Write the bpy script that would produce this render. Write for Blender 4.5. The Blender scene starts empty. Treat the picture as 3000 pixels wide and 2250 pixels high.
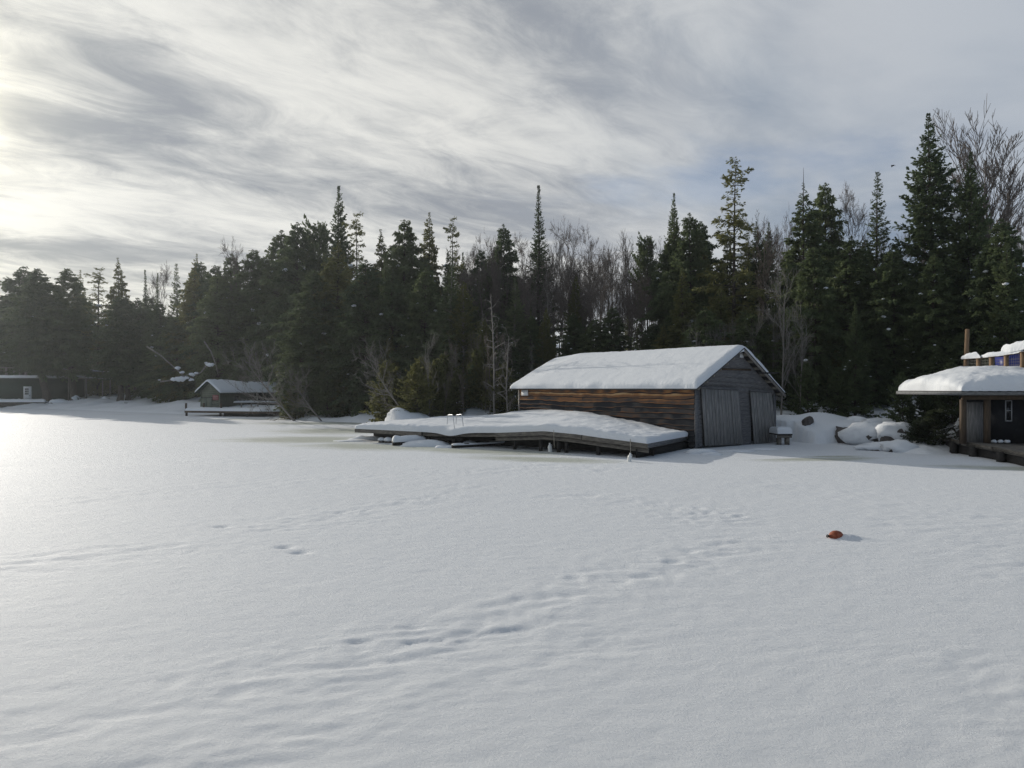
import bpy, math, random
import numpy as np
from mathutils import Vector

random.seed(7)
RS = np.random.RandomState
F = 2070.0            # focal length in photo pixels (3000 wide)
HC = 3.0              # eye height above the lake ice
HY = 1138.0           # horizon row in the photo
SUN_AZ = math.radians(42.0)   # to the left of straight ahead
SUN_EL = math.radians(17.3)
SUNV = np.array([-math.sin(SUN_AZ) * math.cos(SUN_EL), math.cos(SUN_AZ) * math.cos(SUN_EL), math.sin(SUN_EL)])

scene = bpy.context.scene
COL = scene.collection

# ------------------------------------------------------------------ measuring
def W(px, py, Y):
    return np.array([(px - 1500) / F * Y, Y, HC - (py - HY) / F * Y])
def D(py, z=0.0):
    return (HC - z) * F / (py - HY)
def G(px, py, z=0.0):
    y = D(py, z)
    return np.array([(px - 1500) / F * y, y, z])

# ------------------------------------------------------------------ noise
def _hash(xi, yi, seed):
    n = (xi.astype(np.int64) * 374761393 + yi.astype(np.int64) * 668265263 + seed * 982451653) & 0xFFFFFFFF
    n = ((n ^ (n >> 13)) * 1274126177) & 0xFFFFFFFF
    n = n ^ (n >> 16)
    return (n & 0xFFFFFF) / float(0xFFFFFF)
def vnoise(x, y, seed=0):
    x = np.asarray(x, float); y = np.asarray(y, float)
    xi = np.floor(x); yi = np.floor(y)
    fx = x - xi; fy = y - yi
    fx = fx * fx * fx * (fx * (fx * 6 - 15) + 10); fy = fy * fy * fy * (fy * (fy * 6 - 15) + 10)
    a = _hash(xi, yi, seed); b = _hash(xi + 1, yi, seed); c = _hash(xi, yi + 1, seed); d = _hash(xi + 1, yi + 1, seed)
    return (a * (1 - fx) + b * fx) * (1 - fy) + (c * (1 - fx) + d * fx) * fy
def fbm(x, y, seed=0, oct=4, gain=0.5):
    s = 0; a = 1.0; t = 0
    for o in range(oct):
        s = s + a * (vnoise(x * 2 ** o + 17.3 * o, y * 2 ** o - 9.1 * o, seed + o) - 0.5); t += a; a *= gain
    return s / t * 2
def sstep(a, b, x):
    t = np.clip((np.asarray(x, float) - a) / (b - a), 0, 1)
    return t * t * (3 - 2 * t)

# ------------------------------------------------------------------ mesh builder
class MB:
    def __init__(self):
        self.v = []; self.idx = []; self.size = []; self.n = 0; self.attr = []; self.has = False
    def add(self, verts, faces, attr=None):
        verts = np.asarray(verts, float).reshape(-1, 3)
        self.v.append(verts)
        if isinstance(faces, np.ndarray):
            self.idx.append((faces + self.n).ravel()); self.size.append(np.full(len(faces), faces.shape[1]))
        else:
            for f in faces:
                self.idx.append(np.array(f) + self.n); self.size.append(np.array([len(f)]))
        if attr is None: attr = np.zeros(len(verts))
        else: self.has = True; attr = np.broadcast_to(np.asarray(attr, float), (len(verts),))
        self.attr.append(attr)
        self.n += len(verts)
        return self
    def grid(self, P, attr=None, flip=False):
        P = np.asarray(P, float); ns, nt = P.shape[:2]
        i = np.arange(ns * nt).reshape(ns, nt)
        q = np.stack([i[:-1, :-1], i[1:, :-1], i[1:, 1:], i[:-1, 1:]], -1).reshape(-1, 4)
        if flip: q = q[:, ::-1]
        return self.add(P.reshape(-1, 3), q, None if attr is None else np.asarray(attr).ravel())
    def hexa(self, p, attr=None):        # 8 points: bottom 4 counter-clockwise, top 4
        f = np.array([[3, 2, 1, 0], [4, 5, 6, 7], [0, 1, 5, 4], [1, 2, 6, 5], [2, 3, 7, 6], [3, 0, 4, 7]])
        return self.add(p, f, attr)
    def box(self, o, ax, ay, az, attr=None):   # corner o and three edge vectors
        o, ax, ay, az = [np.asarray(t, float) for t in (o, ax, ay, az)]
        return self.hexa([o, o + ax, o + ax + ay, o + ay, o + az, o + ax + az, o + ax + ay + az, o + ay + az], attr)
    def tube(self, pts, rad, sides=6, cap=True, attr=None):
        pts = np.asarray(pts, float); n = len(pts)
        rad = np.broadcast_to(np.asarray(rad, float), (n,))
        tan = np.gradient(pts, axis=0); tan /= np.linalg.norm(tan, axis=1)[:, None] + 1e-9
        ref = np.array([0, 0, 1.0]) if abs(tan[0][2]) < 0.9 else np.array([1.0, 0, 0])
        a = np.cross(tan, ref); a /= np.linalg.norm(a, axis=1)[:, None] + 1e-9
        b = np.cross(tan, a)
        th = np.arange(sides) / sides * 2 * np.pi
        ring = a[:, None, :] * np.cos(th)[None, :, None] + b[:, None, :] * np.sin(th)[None, :, None]
        V = (pts[:, None, :] + ring * rad[:, None, None]).reshape(-1, 3)
        i = np.arange(n * sides).reshape(n, sides); j = np.roll(i, -1, axis=1)
        q = np.stack([i[:-1], i[1:], j[1:], j[:-1]], -1).reshape(-1, 4)
        self.add(V, q, attr)
        if cap:
            self.idx.append(i[-1][::-1] + self.n - n * sides); self.size.append(np.array([sides]))
            self.idx.append(i[0] + self.n - n * sides); self.size.append(np.array([sides]))
        return self
    def lathe(self, o, prof, sides=16, axis=(0, 0, 1)):
        o = np.asarray(o, float); ax = np.asarray(axis, float); ax = ax / np.linalg.norm(ax)
        ref = np.array([0, 0, 1.0]) if abs(ax[2]) < 0.9 else np.array([1.0, 0, 0])
        a = np.cross(ax, ref); a /= np.linalg.norm(a); b = np.cross(ax, a)
        th = np.arange(sides + 1) / sides * 2 * np.pi
        P = np.array([[o + ax * h + (a * math.cos(t) + b * math.sin(t)) * max(r, 1e-4) for t in th] for r, h in prof])
        return self.grid(P)
    def blob(self, c, r, seed=0, rough=0.25, n=10, flat=None):
        c = np.asarray(c, float); r = np.broadcast_to(np.asarray(r, float), (3,))
        th = np.linspace(0, np.pi, n); ph = np.linspace(0, 2 * np.pi, 2 * n + 1)
        T, P = np.meshgrid(th, ph, indexing='ij')
        d = np.stack([np.sin(T) * np.cos(P), np.sin(T) * np.sin(P), np.cos(T)], -1)
        k = 1 + rough * (fbm(d[..., 0] * 1.7 + seed * 3.1 + d[..., 2], d[..., 1] * 1.7 - seed + d[..., 2] * 1.3, seed, 3))
        V = d * k[..., None] * r
        if flat is not None: V[..., 2] = np.where(V[..., 2] < 0, V[..., 2] * flat, V[..., 2])
        V[:, -1] = V[:, 0]
        V = V + c
        return self.grid(V, flip=True)
    def mesh(self, name, mat, smooth=False, off=None, aname='tone'):
        v = np.concatenate(self.v)
        if off is not None: v = v - np.asarray(off)
        idx = np.concatenate(self.idx).astype(np.int32); size = np.concatenate(self.size).astype(np.int32)
        start = np.concatenate([[0], np.cumsum(size)[:-1]]).astype(np.int32)
        me = bpy.data.meshes.new(name)
        me.vertices.add(len(v)); me.vertices.foreach_set('co', v.astype(np.float32).ravel())
        me.loops.add(len(idx)); me.loops.foreach_set('vertex_index', idx)
        me.polygons.add(len(size)); me.polygons.foreach_set('loop_start', start)
        if smooth: me.polygons.foreach_set('use_smooth', np.ones(len(size), dtype=bool))
        if self.has:
            at = me.attributes.new(aname, 'FLOAT', 'POINT')
            at.data.foreach_set('value', np.concatenate(self.attr).astype(np.float32))
        me.update(calc_edges=True); me.validate()
        if mat: me.materials.append(mat)
        return me
    def build(self, name, mat, parent=None, smooth=False, aname='tone'):
        off = OFF.get(parent.name, np.zeros(3)) if parent is not None else np.zeros(3)
        me = self.mesh(name, mat, smooth, off, aname)
        o = bpy.data.objects.new(name, me); COL.objects.link(o)
        if parent is not None: o.parent = parent; OFF[o.name] = off
        return o
OFF = {}
def tag(o, label=None, cat=None, group=None, kind=None):
    if label: o['label'] = label
    if cat: o['category'] = cat
    if group: o['group'] = group
    if kind: o['kind'] = kind
    return o
def thing(name, loc, label, cat, group=None):
    o = bpy.data.objects.new(name, None); COL.objects.link(o); o.empty_display_size = 0.2
    o.location = Vector(loc); OFF[o.name] = np.asarray(loc, float)
    return tag(o, label, cat, group)
def solo(mb, name, mat, label, cat, group=None, smooth=False):
    """a thing that is one mesh, with its origin at its base"""
    v = np.concatenate(mb.v); lo = v.min(0); hi = v.max(0)
    loc = np.array([(lo[0] + hi[0]) / 2, (lo[1] + hi[1]) / 2, lo[2]])
    o = bpy.data.objects.new(name, mb.mesh(name, mat, smooth, loc)); COL.objects.link(o)
    o.location = Vector(loc); OFF[o.name] = loc
    return tag(o, label, cat, group)

# ------------------------------------------------------------------ materials
def mat(name, col, rough=0.85, var=0.15, scale=6.0, stretch=(1, 1, 1), bump=0.0, bscale=30.0, spec=0.3, metal=0.0, col2=None, mix=(0.4, 0.6)):
    m = bpy.data.materials.new(name); m.use_nodes = True
    nt = m.node_tree; N = nt.nodes; L = nt.links
    b = N['Principled BSDF']; b.inputs['Roughness'].default_value = rough
    b.inputs['Specular IOR Level'].default_value = spec; b.inputs['Metallic'].default_value = metal
    tc = N.new('ShaderNodeTexCoord'); mp = N.new('ShaderNodeMapping'); L.new(tc.outputs['Object'], mp.inputs['Vector'])
    mp.inputs['Scale'].default_value = stretch
    no = N.new('ShaderNodeTexNoise'); no.inputs['Scale'].default_value = scale; no.inputs['Detail'].default_value = 5; no.inputs['Roughness'].default_value = 0.65
    L.new(mp.outputs['Vector'], no.inputs['Vector'])
    cr = N.new('ShaderNodeValToRGB'); L.new(no.outputs['Fac'], cr.inputs['Fac'])
    c = np.array(col)
    c1 = c * (1 - var); c2 = np.array(col2) if col2 is not None else np.minimum(c * (1 + var), 1)
    cr.color_ramp.elements[0].position = mix[0] if col2 is not None else 0.3; cr.color_ramp.elements[0].color = (*(c if col2 is not None else c1), 1)
    cr.color_ramp.elements[1].position = mix[1] if col2 is not None else 0.7; cr.color_ramp.elements[1].color = (*c2, 1)
    L.new(cr.outputs['Color'], b.inputs['Base Color'])
    if bump > 0:
        n2 = N.new('ShaderNodeTexNoise'); n2.inputs['Scale'].default_value = bscale; n2.inputs['Detail'].default_value = 4
        L.new(mp.outputs['Vector'], n2.inputs['Vector'])
        bp = N.new('ShaderNodeBump'); bp.inputs['Strength'].default_value = 1.0; bp.inputs['Distance'].default_value = bump
        L.new(n2.outputs['Fac'], bp.inputs['Height']); L.new(bp.outputs['Normal'], b.inputs['Normal'])
    return m

def snow_material(name, slush=False):
    m = bpy.data.materials.new(name); m.use_nodes = True
    nt = m.node_tree; N = nt.nodes; L = nt.links
    b = N['Principled BSDF']
    b.inputs['Base Color'].default_value = (0.73, 0.755, 0.785, 1); b.inputs['Roughness'].default_value = 0.68; b.inputs['Specular IOR Level'].default_value = 0.20
    tc = N.new('ShaderNodeTexCoord')
    n1 = N.new('ShaderNodeTexNoise'); n1.inputs['Scale'].default_value = 24; n1.inputs['Detail'].default_value = 7; n1.inputs['Roughness'].default_value = 0.85
    n2 = N.new('ShaderNodeTexNoise'); n2.inputs['Scale'].default_value = 3.2 if slush else 5.5; n2.inputs['Detail'].default_value = 4
    mp = N.new('ShaderNodeMapping'); mp.inputs['Scale'].default_value = (1, 1.6, 1); mp.inputs['Rotation'].default_value = (0, 0, 0.25)
    L.new(tc.outputs['Object'], mp.inputs['Vector']); L.new(mp.outputs['Vector'], n2.inputs['Vector']); L.new(tc.outputs['Object'], n1.inputs['Vector'])
    b1 = N.new('ShaderNodeBump'); b1.inputs['Distance'].default_value = 0.016 if slush else 0.006; L.new(n1.outputs['Fac'], b1.inputs['Height'])
    b2 = N.new('ShaderNodeBump'); b2.inputs['Distance'].default_value = 0.03 if slush else 0.045; b2.inputs['Strength'].default_value = 0.6; L.new(n2.outputs['Fac'], b2.inputs['Height'])
    L.new(b2.outputs['Normal'], b1.inputs['Normal']); L.new(b1.outputs['Normal'], b.inputs['Normal'])
    if slush:
        at = N.new('ShaderNodeAttribute'); at.attribute_name = 'slush'
        n3 = N.new('ShaderNodeTexNoise'); n3.inputs['Scale'].default_value = 1.1; n3.inputs['Detail'].default_value = 7; n3.inputs['Roughness'].default_value = 0.7
        mp3 = N.new('ShaderNodeMapping'); mp3.inputs['Scale'].default_value = (0.35, 1.2, 1); L.new(tc.outputs['Object'], mp3.inputs['Vector']); L.new(mp3.outputs['Vector'], n3.inputs['Vector'])
        ad = N.new('ShaderNodeMath'); ad.operation = 'MULTIPLY_ADD'; L.new(n3.outputs['Fac'], ad.inputs[0]); ad.inputs[1].default_value = 1.1; L.new(at.outputs['Fac'], ad.inputs[2])
        mr = N.new('ShaderNodeMapRange'); mr.inputs['From Min'].default_value = 0.85; mr.inputs['From Max'].default_value = 1.35; L.new(ad.outputs[0], mr.inputs['Value'])
        mx = N.new('ShaderNodeMix'); mx.data_type = 'RGBA'; L.new(mr.outputs['Result'], mx.inputs['Factor'])
        mx.inputs[6].default_value = (0.73, 0.755, 0.785, 1); mx.inputs[7].default_value = (0.50, 0.52, 0.46, 1)
        L.new(mx.outputs[2], b.inputs['Base Color'])
        ml = N.new('ShaderNodeMath'); ml.operation = 'MULTIPLY_ADD'; L.new(mr.outputs['Result'], ml.inputs[0]); ml.inputs[1].default_value = -0.2; ml.inputs[2].default_value = 0.68
        L.new(ml.outputs[0], b.inputs['Roughness'])
    return m

def foliage_material(name, c_dark, c_light):
    m = bpy.data.materials.new(name); m.use_nodes = True
    nt = m.node_tree; N = nt.nodes; L = nt.links
    b = N['Principled BSDF']; out = N['Material Output']
    b.inputs['Roughness'].default_value = 0.6; b.inputs['Specular IOR Level'].default_value = 0.2
    tc = N.new('ShaderNodeTexCoord'); oi = N.new('ShaderNodeObjectInfo')
    no = N.new('ShaderNodeTexNoise'); no.inputs['Scale'].default_value = 0.9; no.inputs['Detail'].default_value = 4; no.inputs['Roughness'].default_value = 0.8
    L.new(tc.outputs['Object'], no.inputs['Vector'])
    ad = N.new('ShaderNodeMath'); ad.operation = 'MULTIPLY_ADD'; L.new(oi.outputs['Random'], ad.inputs[0]); ad.inputs[1].default_value = 0.35
    L.new(no.outputs['Fac'], ad.inputs[2])
    mr = N.new('ShaderNodeMapRange'); mr.inputs['From Min'].default_value = 0.4; mr.inputs['From Max'].default_value = 0.95; L.new(ad.outputs[0], mr.inputs['Value'])
    mx = N.new('ShaderNodeMix'); mx.data_type = 'RGBA'; L.new(mr.outputs['Result'], mx.inputs['Factor'])
    mx.inputs[6].default_value = (*c_dark, 1); mx.inputs[7].default_value = (*c_light, 1)
    L.new(mx.outputs[2], b.inputs['Base Color'])
    tr = N.new('ShaderNodeBsdfTranslucent'); L.new(mx.outputs[2], tr.inputs['Color'])
    ms = N.new('ShaderNodeMixShader'); ms.inputs['Fac'].default_value = 0.40
    L.new(b.outputs['BSDF'], ms.inputs[1]); L.new(tr.outputs['BSDF'], ms.inputs[2]); L.new(ms.outputs['Shader'], out.inputs['Surface'])
    return m

def siding_material(name):
    """weathered boards: tone 0 black-grey, 1 orange-brown heartwood"""
    m = bpy.data.materials.new(name); m.use_nodes = True
    nt = m.node_tree; N = nt.nodes; L = nt.links
    b = N['Principled BSDF']; b.inputs['Roughness'].default_value = 0.8; b.inputs['Specular IOR Level'].default_value = 0.25
    at = N.new('ShaderNodeAttribute'); at.attribute_name = 'tone'
    tc = N.new('ShaderNodeTexCoord'); mp = N.new('ShaderNodeMapping'); L.new(tc.outputs['Object'], mp.inputs['Vector']); mp.inputs['Scale'].default_value = (1, 1, 9)
    n1 = N.new('ShaderNodeTexNoise'); n1.inputs['Scale'].default_value = 1.3; n1.inputs['Detail'].default_value = 8; n1.inputs['Roughness'].default_value = 0.72; n1.inputs['Distortion'].default_value = 0.6
    L.new(mp.outputs['Vector'], n1.inputs['Vector'])
    ad = N.new('ShaderNodeMath'); ad.operation = 'MULTIPLY_ADD'; L.new(n1.outputs['Fac'], ad.inputs[0]); ad.inputs[1].default_value = 1.0; L.new(at.outputs['Fac'], ad.inputs[2])
    cr = N.new('ShaderNodeValToRGB'); e = cr.color_ramp.elements
    mr = N.new('ShaderNodeMapRange'); mr.inputs['From Min'].default_value = 0.3; mr.inputs['From Max'].default_value = 1.7; L.new(ad.outputs[0], mr.inputs['Value']); L.new(mr.outputs['Result'], cr.inputs['Fac'])
    e[0].position = 0.0; e[0].color = (0.022, 0.023, 0.027, 1); e[1].position = 1.0; e[1].color = (0.58, 0.40, 0.22, 1)
    for p, c in ((0.22, (0.07, 0.067, 0.066)), (0.42, (0.13, 0.08, 0.055)), (0.62, (0.30, 0.14, 0.06)), (0.8, (0.43, 0.235, 0.105))):
        x = e.new(p); x.color = (*c, 1)
    L.new(cr.outputs['Color'], b.inputs['Base Color'])
    bp = N.new('ShaderNodeBump'); bp.inputs['Distance'].default_value = 0.012; L.new(n1.outputs['Fac'], bp.inputs['Height']); L.new(bp.outputs['Normal'], b.inputs['Normal'])
    return m

M = {}
M['snow'] = snow_material('snow')
M['lake'] = snow_material('lake_snow', True)
M['fol_dark'] = foliage_material('needles_dark', (0.080, 0.112, 0.060), (0.165, 0.200, 0.092))
M['fol_olive'] = foliage_material('needles_olive', (0.105, 0.122, 0.048), (0.225, 0.220, 0.085))
M['fol_light'] = foliage_material('needles_pale', (0.11, 0.145, 0.075), (0.22, 0.25, 0.13))
M['fol_shade'] = foliage_material('needles_blackgreen', (0.030, 0.042, 0.026), (0.070, 0.088, 0.045))
M['bark'] = mat('bark', (0.075, 0.062, 0.052), 0.9, 0.45, 9, (1, 1, 0.25), 0.02, 14)
M['twig'] = mat('grey_twigs', (0.15, 0.125, 0.11), 0.85, 0.3, 3)
M['twig_pale'] = mat('pale_twigs', (0.20, 0.185, 0.17), 0.85, 0.3, 3)
M['deadwood'] = mat('dead_wood', (0.23, 0.21, 0.19), 0.85, 0.35, 8, (1, 1, 0.3), 0.01, 20)
M['birch'] = mat('birch_bark', (0.36, 0.34, 0.31), 0.7, 0.4, 12, (0.5, 0.5, 2.2), 0.005, 20, col2=(0.08, 0.07, 0.06), mix=(0.55, 0.75))
M['siding'] = siding_material('live_edge_siding')
M['greyboard'] = mat('weathered_grey_boards', (0.10, 0.102, 0.11), 0.85, 0.55, 3.0, (1, 1, 7), 0.008, 12, col2=(0.21, 0.205, 0.205), mix=(0.35, 0.7))
M['doorboard'] = mat('weathered_door_boards', (0.145, 0.142, 0.14), 0.85, 0.5, 5.0, (5, 5, 0.35), 0.008, 14, col2=(0.35, 0.335, 0.32), mix=(0.38, 0.72))
M['dockwood'] = mat('weathered_dock_timber', (0.085, 0.078, 0.07), 0.85, 0.5, 3.0, (1, 1, 5), 0.008, 14, col2=(0.25, 0.225, 0.19), mix=(0.35, 0.75))
M['darkwood'] = mat('wet_dark_timber', (0.030, 0.027, 0.025), 0.7, 0.5, 4.0, (1, 1, 3), 0.01, 14)
M['purlin'] = mat('pale_roof_timber', (0.22, 0.20, 0.17), 0.85, 0.3, 5)
M['metalroof'] = mat('dark_metal_roofing', (0.06, 0.06, 0.062), 0.5, 0.3, 8, metal=0.6)
M['steel'] = mat('grey_aluminium', (0.55, 0.56, 0.57), 0.4, 0.1, 8, metal=0.8)
M['blacksteel'] = mat('black_iron', (0.015, 0.015, 0.016), 0.5, 0.2, 8)
M['whitepaint'] = mat('white_paint', (0.72, 0.73, 0.74), 0.6, 0.06, 6)
M['plastic'] = mat('white_plastic', (0.74, 0.74, 0.72), 0.4, 0.08, 9)
M['rope'] = mat('pale_rope', (0.42, 0.38, 0.32), 0.9, 0.2, 40)
M['buoy'] = mat('faded_red_float', (0.24, 0.060, 0.025), 0.55, 0.35, 12, col2=(0.36, 0.13, 0.075), mix=(0.45, 0.75))
M['greenpaint'] = mat('dark_green_siding', (0.022, 0.042, 0.032), 0.8, 0.2, 4)
M['sagepaint'] = mat('grey_green_siding', (0.17, 0.185, 0.14), 0.8, 0.12, 5)
M['sagedoor'] = mat('grey_green_doors', (0.145, 0.165, 0.13), 0.8, 0.1, 5, (4, 4, 0.5))
M['olivewall'] = mat('dark_olive_siding', (0.060, 0.066, 0.050), 0.85, 0.25, 4, (4, 4, 0.5))
M['redsign'] = mat('faded_red_board', (0.26, 0.06, 0.055), 0.7, 0.15, 10)
M['signpale'] = mat('faded_sign_paint', (0.42, 0.33, 0.33), 0.7, 0.15, 10)
M['concrete'] = mat('dark_concrete', (0.075, 0.07, 0.063), 0.9, 0.3, 3, bump=0.02, bscale=6)
M['rock'] = mat('granite', (0.10, 0.09, 0.085), 0.9, 0.5, 2.5, bump=0.05, bscale=4)
M['cottage'] = mat('dark_blue_black_wall', (0.014, 0.015, 0.020), 0.8, 0.4, 2.5, col2=(0.035, 0.036, 0.042), mix=(0.5, 0.8))
M['post'] = mat('brown_timber_post', (0.085, 0.060, 0.040), 0.8, 0.35, 4, (2, 2, 0.4), 0.006, 16)
M['tanpost'] = mat('tan_timber', (0.20, 0.13, 0.075), 0.8, 0.3, 5, (2, 2, 0.5))
M['fascia'] = mat('grey_fascia', (0.155, 0.16, 0.165), 0.8, 0.35, 4, (1, 1, 3))
M['glass'] = mat('dark_window_glass', (0.012, 0.014, 0.018), 0.08, 0.1, 4, spec=0.6)
M['frame'] = mat('grey_window_frame', (0.42, 0.43, 0.45), 0.6, 0.08, 6)
M['blue'] = mat('blue_plastic_tarp', (0.010, 0.022, 0.20), 0.4, 0.15, 5)
M['wire'] = mat('galvanised_wire', (0.22, 0.21, 0.19), 0.5, 0.1, 5, metal=0.5)
M['bird'] = mat('dark_feathers', (0.015, 0.014, 0.014), 0.8, 0.2, 10)
SUN_E = 3.0
HAZE = 0.00028
# ------------------------------------------------------------------ shoreline and terrain
SH = [(-260, 118), (-160, 114), (-90, 110.5)] + [tuple(G(x, y)[:2]) for x, y in
      ((0, 1194), (120, 1197), (250, 1201.5), (400, 1208), (520, 1212), (700, 1213), (800, 1217), (870, 1228), (930, 1232), (1000, 1236), (1060, 1239))] + \
     [(-11.2, 55), (-9.6, 49), (-7.3, 45.2), (-3.5, 44.6), (1.5, 45.6), (9.5, 45.5), (14.3, 41.3), (16.0, 40.2)] + \
     [tuple(G(x, y)[:2]) for x, y in ((2390, 1299), (2470, 1296), (2540, 1302), (2600, 1316), (2650, 1326), (2720, 1331), (2800, 1327))] + \
     [(21.5, 33.0), (23.0, 31.8), (30, 28), (60, 10), (120, -20)]
SHA = np.array(SH)
LAND = np.array(SH + [(400, -20), (400, 600), (-400, 600), (-400, 118)])

def inside(x, y):
    r = np.zeros(x.shape, bool); n = len(LAND)
    for i in range(n):
        x1, y1 = LAND[i]; x2, y2 = LAND[(i + 1) % n]
        c = ((y1 > y) != (y2 > y))
        with np.errstate(divide='ignore', invalid='ignore'):
            xi = (x2 - x1) * (y - y1) / (y2 - y1 + 1e-12) + x1
        r ^= c & (x < xi)
    return r
def shore_dist(x, y):
    d = np.full(x.shape, 1e9)
    for (x1, y1), (x2, y2) in zip(SH[:-1], SH[1:]):
        dx, dy = x2 - x1, y2 - y1
        t = np.clip(((x - x1) * dx + (y - y1) * dy) / (dx * dx + dy * dy), 0, 1)
        d = np.minimum(d, np.hypot(x - x1 - t * dx, y - y1 - t * dy))
    return np.where(inside(x, y), d, -d)
# mounds: photo column, row of the crest, distance, radii (x, y), sharpness
MOUNDS = [(2395, 1208, 42.0, 3.2, 2.6), (2300, 1216, 42.0, 2.6, 2.4), (2480, 1232, 40.5, 1.8, 2.0), (2560, 1218, 44, 2.6, 1.6), (2650, 1228, 43, 2.6, 1.5),
          (1165, 1194, 46.5, 1.7, 1.6), (1215, 1208, 47.2, 1.6, 1.5), (300, 1186, 113, 7, 4), (420, 1180, 108, 5, 4), (360, 1172, 116, 6, 4), (930, 1224, 67, 1.6, 1.2)]
def ground_z(x, y):
    x = np.asarray(x, float); y = np.asarray(y, float)
    s = shore_dist(x, y)
    slope = 0.10 + 0.20 * sstep(-45, -5, x) - 0.02 * sstep(15, 40, x)
    bank = 0.55 + 0.25 * fbm(x * .3, y * .3, 5, 2)
    ss = np.maximum(s, 0)
    z = bank * (1 - np.exp(-ss / 1.3))
    hill = slope * np.maximum(ss - 3, 0)
    z = z + 15 * (1 - np.exp(-hill / 15))
    z = z + sstep(0, 4, ss) * (0.55 * fbm(x * .22, y * .22, 11, 3) + 0.35 * fbm(x * .7, y * .7, 21, 3))
    z = z + sstep(0, 1.0, ss) * 0.10 * fbm(x * 2.1, y * 2.1, 31, 2)
    for px, py, Y, rx, ry in MOUNDS:
        cx, cy, cz = W(px, py, Y)
        g = np.exp(-(((x - cx) / rx) ** 2 + ((y - cy) / ry) ** 2) * 1.2)
        z = np.where(s > -0.2, z * (1 - g) + np.maximum(cz, z) * g, z)
    return np.where(s > 0, z + 0.012, np.maximum(-0.6, s * 0.5))
def gz(x, y):
    return float(ground_z(np.array([x]), np.array([y]))[0])

def axis(parts):
    out = []
    for a, b, st in parts: out.append(np.arange(a, b, st))
    return np.concatenate(out + [np.array([parts[-1][1]])])
gx = axis([(-230, -130, 4), (-130, -25, 1.0), (-25, -12, 0.5), (-12, 30, 0.22), (30, 60, 1.0), (60, 160, 5)])
gy = axis([(16, 27, 1.0), (27, 52, 0.22), (52, 90, 0.8), (90, 128, 0.8), (128, 260, 4)])
GX, GY = np.meshgrid(gx, gy, indexing='ij')
mb = MB(); mb.grid(np.stack([GX, GY, ground_z(GX, GY)], -1))
tag(mb.build('snowy_hillside', M['snow'], smooth=True), kind='structure')

# ------------------------------------------------------------------ lake: wind-packed snow on ice
lx = axis([(-500, -120, 20), (-120, -30, 2.0), (-30, -12, 0.4), (-12, -6, 0.12), (-6, 6, 0.055), (6, 14, 0.12), (14, 30, 0.4), (30, 120, 3), (120, 500, 20)])
ly = axis([(-300, -10, 20), (-10, 3, 0.6), (3, 9, 0.045), (9, 17, 0.085), (17, 32, 0.17), (32, 60, 0.5), (60, 130, 1.5), (130, 160, 5)])
LX, LY = np.meshgrid(lx, ly, indexing='ij')
def rot(x, y, a):
    return x * math.cos(a) + y * math.sin(a), -x * math.sin(a) + y * math.cos(a)
u, v = rot(LX, LY, math.radians(20))
def band(pts, wid, strength=1.0):
    p = [G(a, b)[:2] for a, b in pts]; dmin = np.full(LX.shape, 1e9)
    for (x1, y1), (x2, y2) in zip(p[:-1], p[1:]):
        dx, dy = x2 - x1, y2 - y1; t = np.clip(((LX - x1) * dx + (LY - y1) * dy) / (dx * dx + dy * dy + 1e-9), 0, 1)
        dmin = np.minimum(dmin, np.hypot(LX - x1 - t * dx, LY - y1 - t * dy))
    return strength * np.exp(-(dmin / wid) ** 2)
lowf = fbm(u * 0.16 + 3.3, v * 0.5, 41, 3)
patch = np.zeros_like(LX)
for pts_, w_, s_ in ((((-300, 1700), (0, 1660), (500, 1590), (900, 1530), (1150, 1480), (1350, 1430)), 1.1, 1.0),
                     (((-100, 2120), (350, 2040), (700, 1985), (1000, 1930), (1400, 1850), (1700, 1730), (2000, 1650), (2200, 1570)), .75, 1.0),
                     (((250, 2250), (800, 2170), (1300, 2010), (1800, 1870)), .45, .7), (((1350, 1385), (1600, 1365), (1850, 1385)), 1.2, .9),
                     (((1700, 1450), (2000, 1490), (2200, 1560)), .9, .9), (((2300, 1425), (2600, 1470), (2900, 1520), (3200, 1560)), 1.3, 1.0),
                     (((2650, 1540), (2900, 1620), (3100, 1700)), .8, .9), (((2850, 1950), (3000, 2060), (3050, 2200)), .4, .8), (((-300, 1375), (500, 1350), (1000, 1345)), 2.2, .7),
                     (((-300, 1480), (400, 1450), (900, 1400), (1200, 1390)), 1.5, .7), (((-200, 1290), (500, 1270), (800, 1290)), 4.0, .45)):
    patch = np.maximum(patch, band(pts_, w_, s_))
patch = patch * sstep(-.75, .25, lowf) + .12 * sstep(-.1, .5, lowf)
u2, v2 = rot(LX, LY, math.radians(14))
wob = fbm(LX * .6, LY * .6, 77, 2) * .5
drift = fbm(u2 * 1.9 + wob, v2 * 3.9 + wob, 51, 4, 0.62)
drift = np.where(drift > 0, drift, drift * 1.25)
ripple = fbm(u2 * 4.0, v2 * 7.5, 61, 2)
swell = fbm(LX * .12, LY * .2, 71, 2)
amp = 0.0055 + 0.030 * patch
near = sstep(60, 20, LY)
LZ = drift * amp + ripple * 0.006 * (0.3 + patch) + swell * 0.03
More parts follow.
